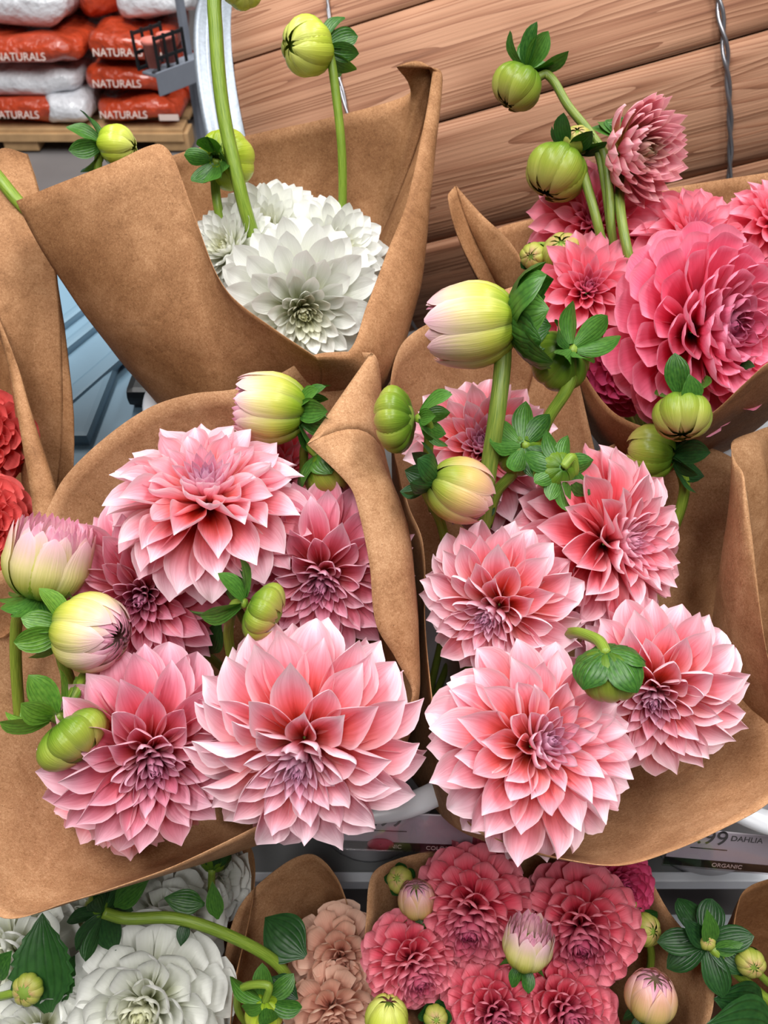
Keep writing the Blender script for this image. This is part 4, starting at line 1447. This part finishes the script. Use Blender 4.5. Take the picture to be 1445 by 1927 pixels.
bud('yellow bud with pale tips at the lower right of the bouquet', 1225, 1875, .82, 42, (.1, -.93, .25), 'tan', [(1205, 1915, .84), (1190, 1990, .9)], 6, 'reflex', 'dark', 1.0, .0042, gh)
bud('shaded green bud under the right wrap edge', 1215, 1750, .89, 26, (.4, -.3), 'closed_g', [(1190, 1700, .9), (1225, 1790, .92), (1210, 1880, .95)], 6, 'clasp', 'cup', 1.3, .0045, gh)
bud('tiny dark green sepal rosette at the bottom edge', 820, 1915, .82, 20, (0, -.3), 'closed_g', [(825, 1950, .86)], 6, 'clasp', 'cup', 1.4, .004, gh)
gg = 'buds of the peach bouquet'
bud('pale yellow bud at the bottom edge between two wraps', 728, 1918, .83, 36, (.1, -.95, .25), 'closed_y', [(715, 1970, .86)], 3, 'clasp', 'mid', .8, .004, gg, squash=1.2)
bud('yellow bud under a star of green sepals', 497, 1908, .86, 32, (-.1, .92, -.25), 'closed_y', [(505, 1855, .85), (455, 1860, .86), (450, 1905, .88), (500, 1960, .92)], 6, 'spread', 'mid', 1.7, .0042, gg)
gf = 'buds of the lower white bouquet'
bud('green bud cluster on the long bent stem of the lower white bouquet', 185, 1705, .87, 24, (-.5, -.2, -.5), 'closed_g', [(235, 1728, .87), (330, 1728, .875), (430, 1760, .885), (520, 1812, .90), (560, 1880, .93)], 9, 'spread', 'dark', 2.3, .0062, gf)
bud('green bud standing above the white petals under the paper rim', 402, 1618, .93, 22, (0, -.5, -.6), 'closed_g', [(398, 1680, .95), (400, 1760, .98)], 7, 'clasp', 'cup', 1.4, .0045, gf)
bud('small round green bud beside the serrated leaf', 52, 1862, .84, 26, (-.1, -.1), 'flat_g', [(20, 1870, .85), (-30, 1880, .88)], 5, 'reflex', 'dark', 1.2, .0045, gf)
gi = 'buds at the lower right corner'
bud('round green bud at the lower right corner', 1412, 1812, .84, 24, (-.1, -.1), 'closed_g', [(1430, 1835, .85), (1470, 1870, .88)], 6, 'clasp', 'cup', 1.2, .004, gi)
bud('leafy green shoot with an olive stem at the lower right corner', 1330, 1772, .85, 14, (-.2, -.5), 'closed_g', [(1350, 1795, .85), (1400, 1845, .86), (1480, 1910, .88)], 7, 'spread', 'dark', 5.0, .0055, gi)

# ------------------------------------------------------------------ leaves
def leaf(label, tip, root_px, L=None, W=.35, mat=M_LEAF_D, teeth=0, face=None, group='loose leaves', name='leaf', droop=.4, fold=.25):
    a, b = P(*root_px), P(*tip)
    d = b - a
    L = d.length
    me = leaf_mesh(name, L * 1.03, L * W, mat, teeth, droop, fold)
    o = meshobj(name, me)
    dd = d.normalized()
    n = (face or (-FWD + UP * .4)).copy()
    n = (n - dd * n.dot(dd)).normalized()
    x = dd.cross(n)
    o.matrix_world = Matrix.Translation(a) @ Matrix((x, dd, n)).transposed().to_4x4() @ Matrix.Rotation(droop * .5, 4, 'X')
    tag(o, label, 'leaf', group)
    return o


leaf('large serrated green leaf at the lower left', (80, 1722, .86), (92, 1905, .85), W=.36, teeth=9)
leaf('serrated green leaf lying over the white petals', (140, 1800, .87), (95, 1890, .86), W=.36, teeth=7)
leaf('dark leaf inside the tall flap wrap', (500, 1728, .93), (575, 1800, .9), W=.42)
leaf('curved dark leaf over the lower white flowers', (310, 1690, .885), (385, 1702, .89), W=.3, mat=M_LEAF)
leaf('narrow leaf rising from the bent stem', (400, 1660, .88), (410, 1730, .885), W=.22, mat=M_LEAF)
leaf('pointed leaf beside the green bud cluster', (280, 1655, .86), (215, 1705, .865), W=.26, mat=M_LEAF)
leaf('drooping leaf under the green bud cluster', (160, 1790, .86), (165, 1735, .865), W=.3)
leaf('leaf hanging below the bent stem', (340, 1780, .87), (350, 1735, .88), W=.32)
leaf('dark leaf under the sepal star', (560, 1880, .88), (510, 1840, .89), W=.4)
leaf('pointed leaf standing before the right bucket', (1330, 1712, .84), (1335, 1780, .85), W=.22, mat=M_LEAF)
leaf('leaf leaning left at the lower right corner', (1285, 1728, .85), (1330, 1785, .85), W=.26)
leaf('leaf pointing right at the lower right corner', (1398, 1775, .84), (1340, 1790, .85), W=.24, mat=M_LEAF)
leaf('broad dark leaf at the lower right corner', (1345, 1880, .84), (1440, 1900, .86), W=.36)
leaf('dark leaf at the bottom right edge', (1330, 1930, .82), (1460, 1940, .84), W=.4)
leaf('small green leaf on the paper edge under the magenta eye', (1420, 690, .84), (1385, 695, .86), W=.4)
leaf('green leaf in front of the big hot pink dahlia', (1297, 705, .80), (1300, 762, .81), W=.38, mat=M_LEAF)
leaf('dark green leaf among the shaded left flowers', (415, 1170, .86), (395, 1230, .88), W=.3)
leaf('dark leaf at the foot of the thick stem', (890, 985, .84), (925, 940, .85), W=.35)
leaf('leaf tip at the left edge of the lower bouquet', (22, 1790, .85), (-10, 1840, .86), W=.3, mat=M_LEAF)
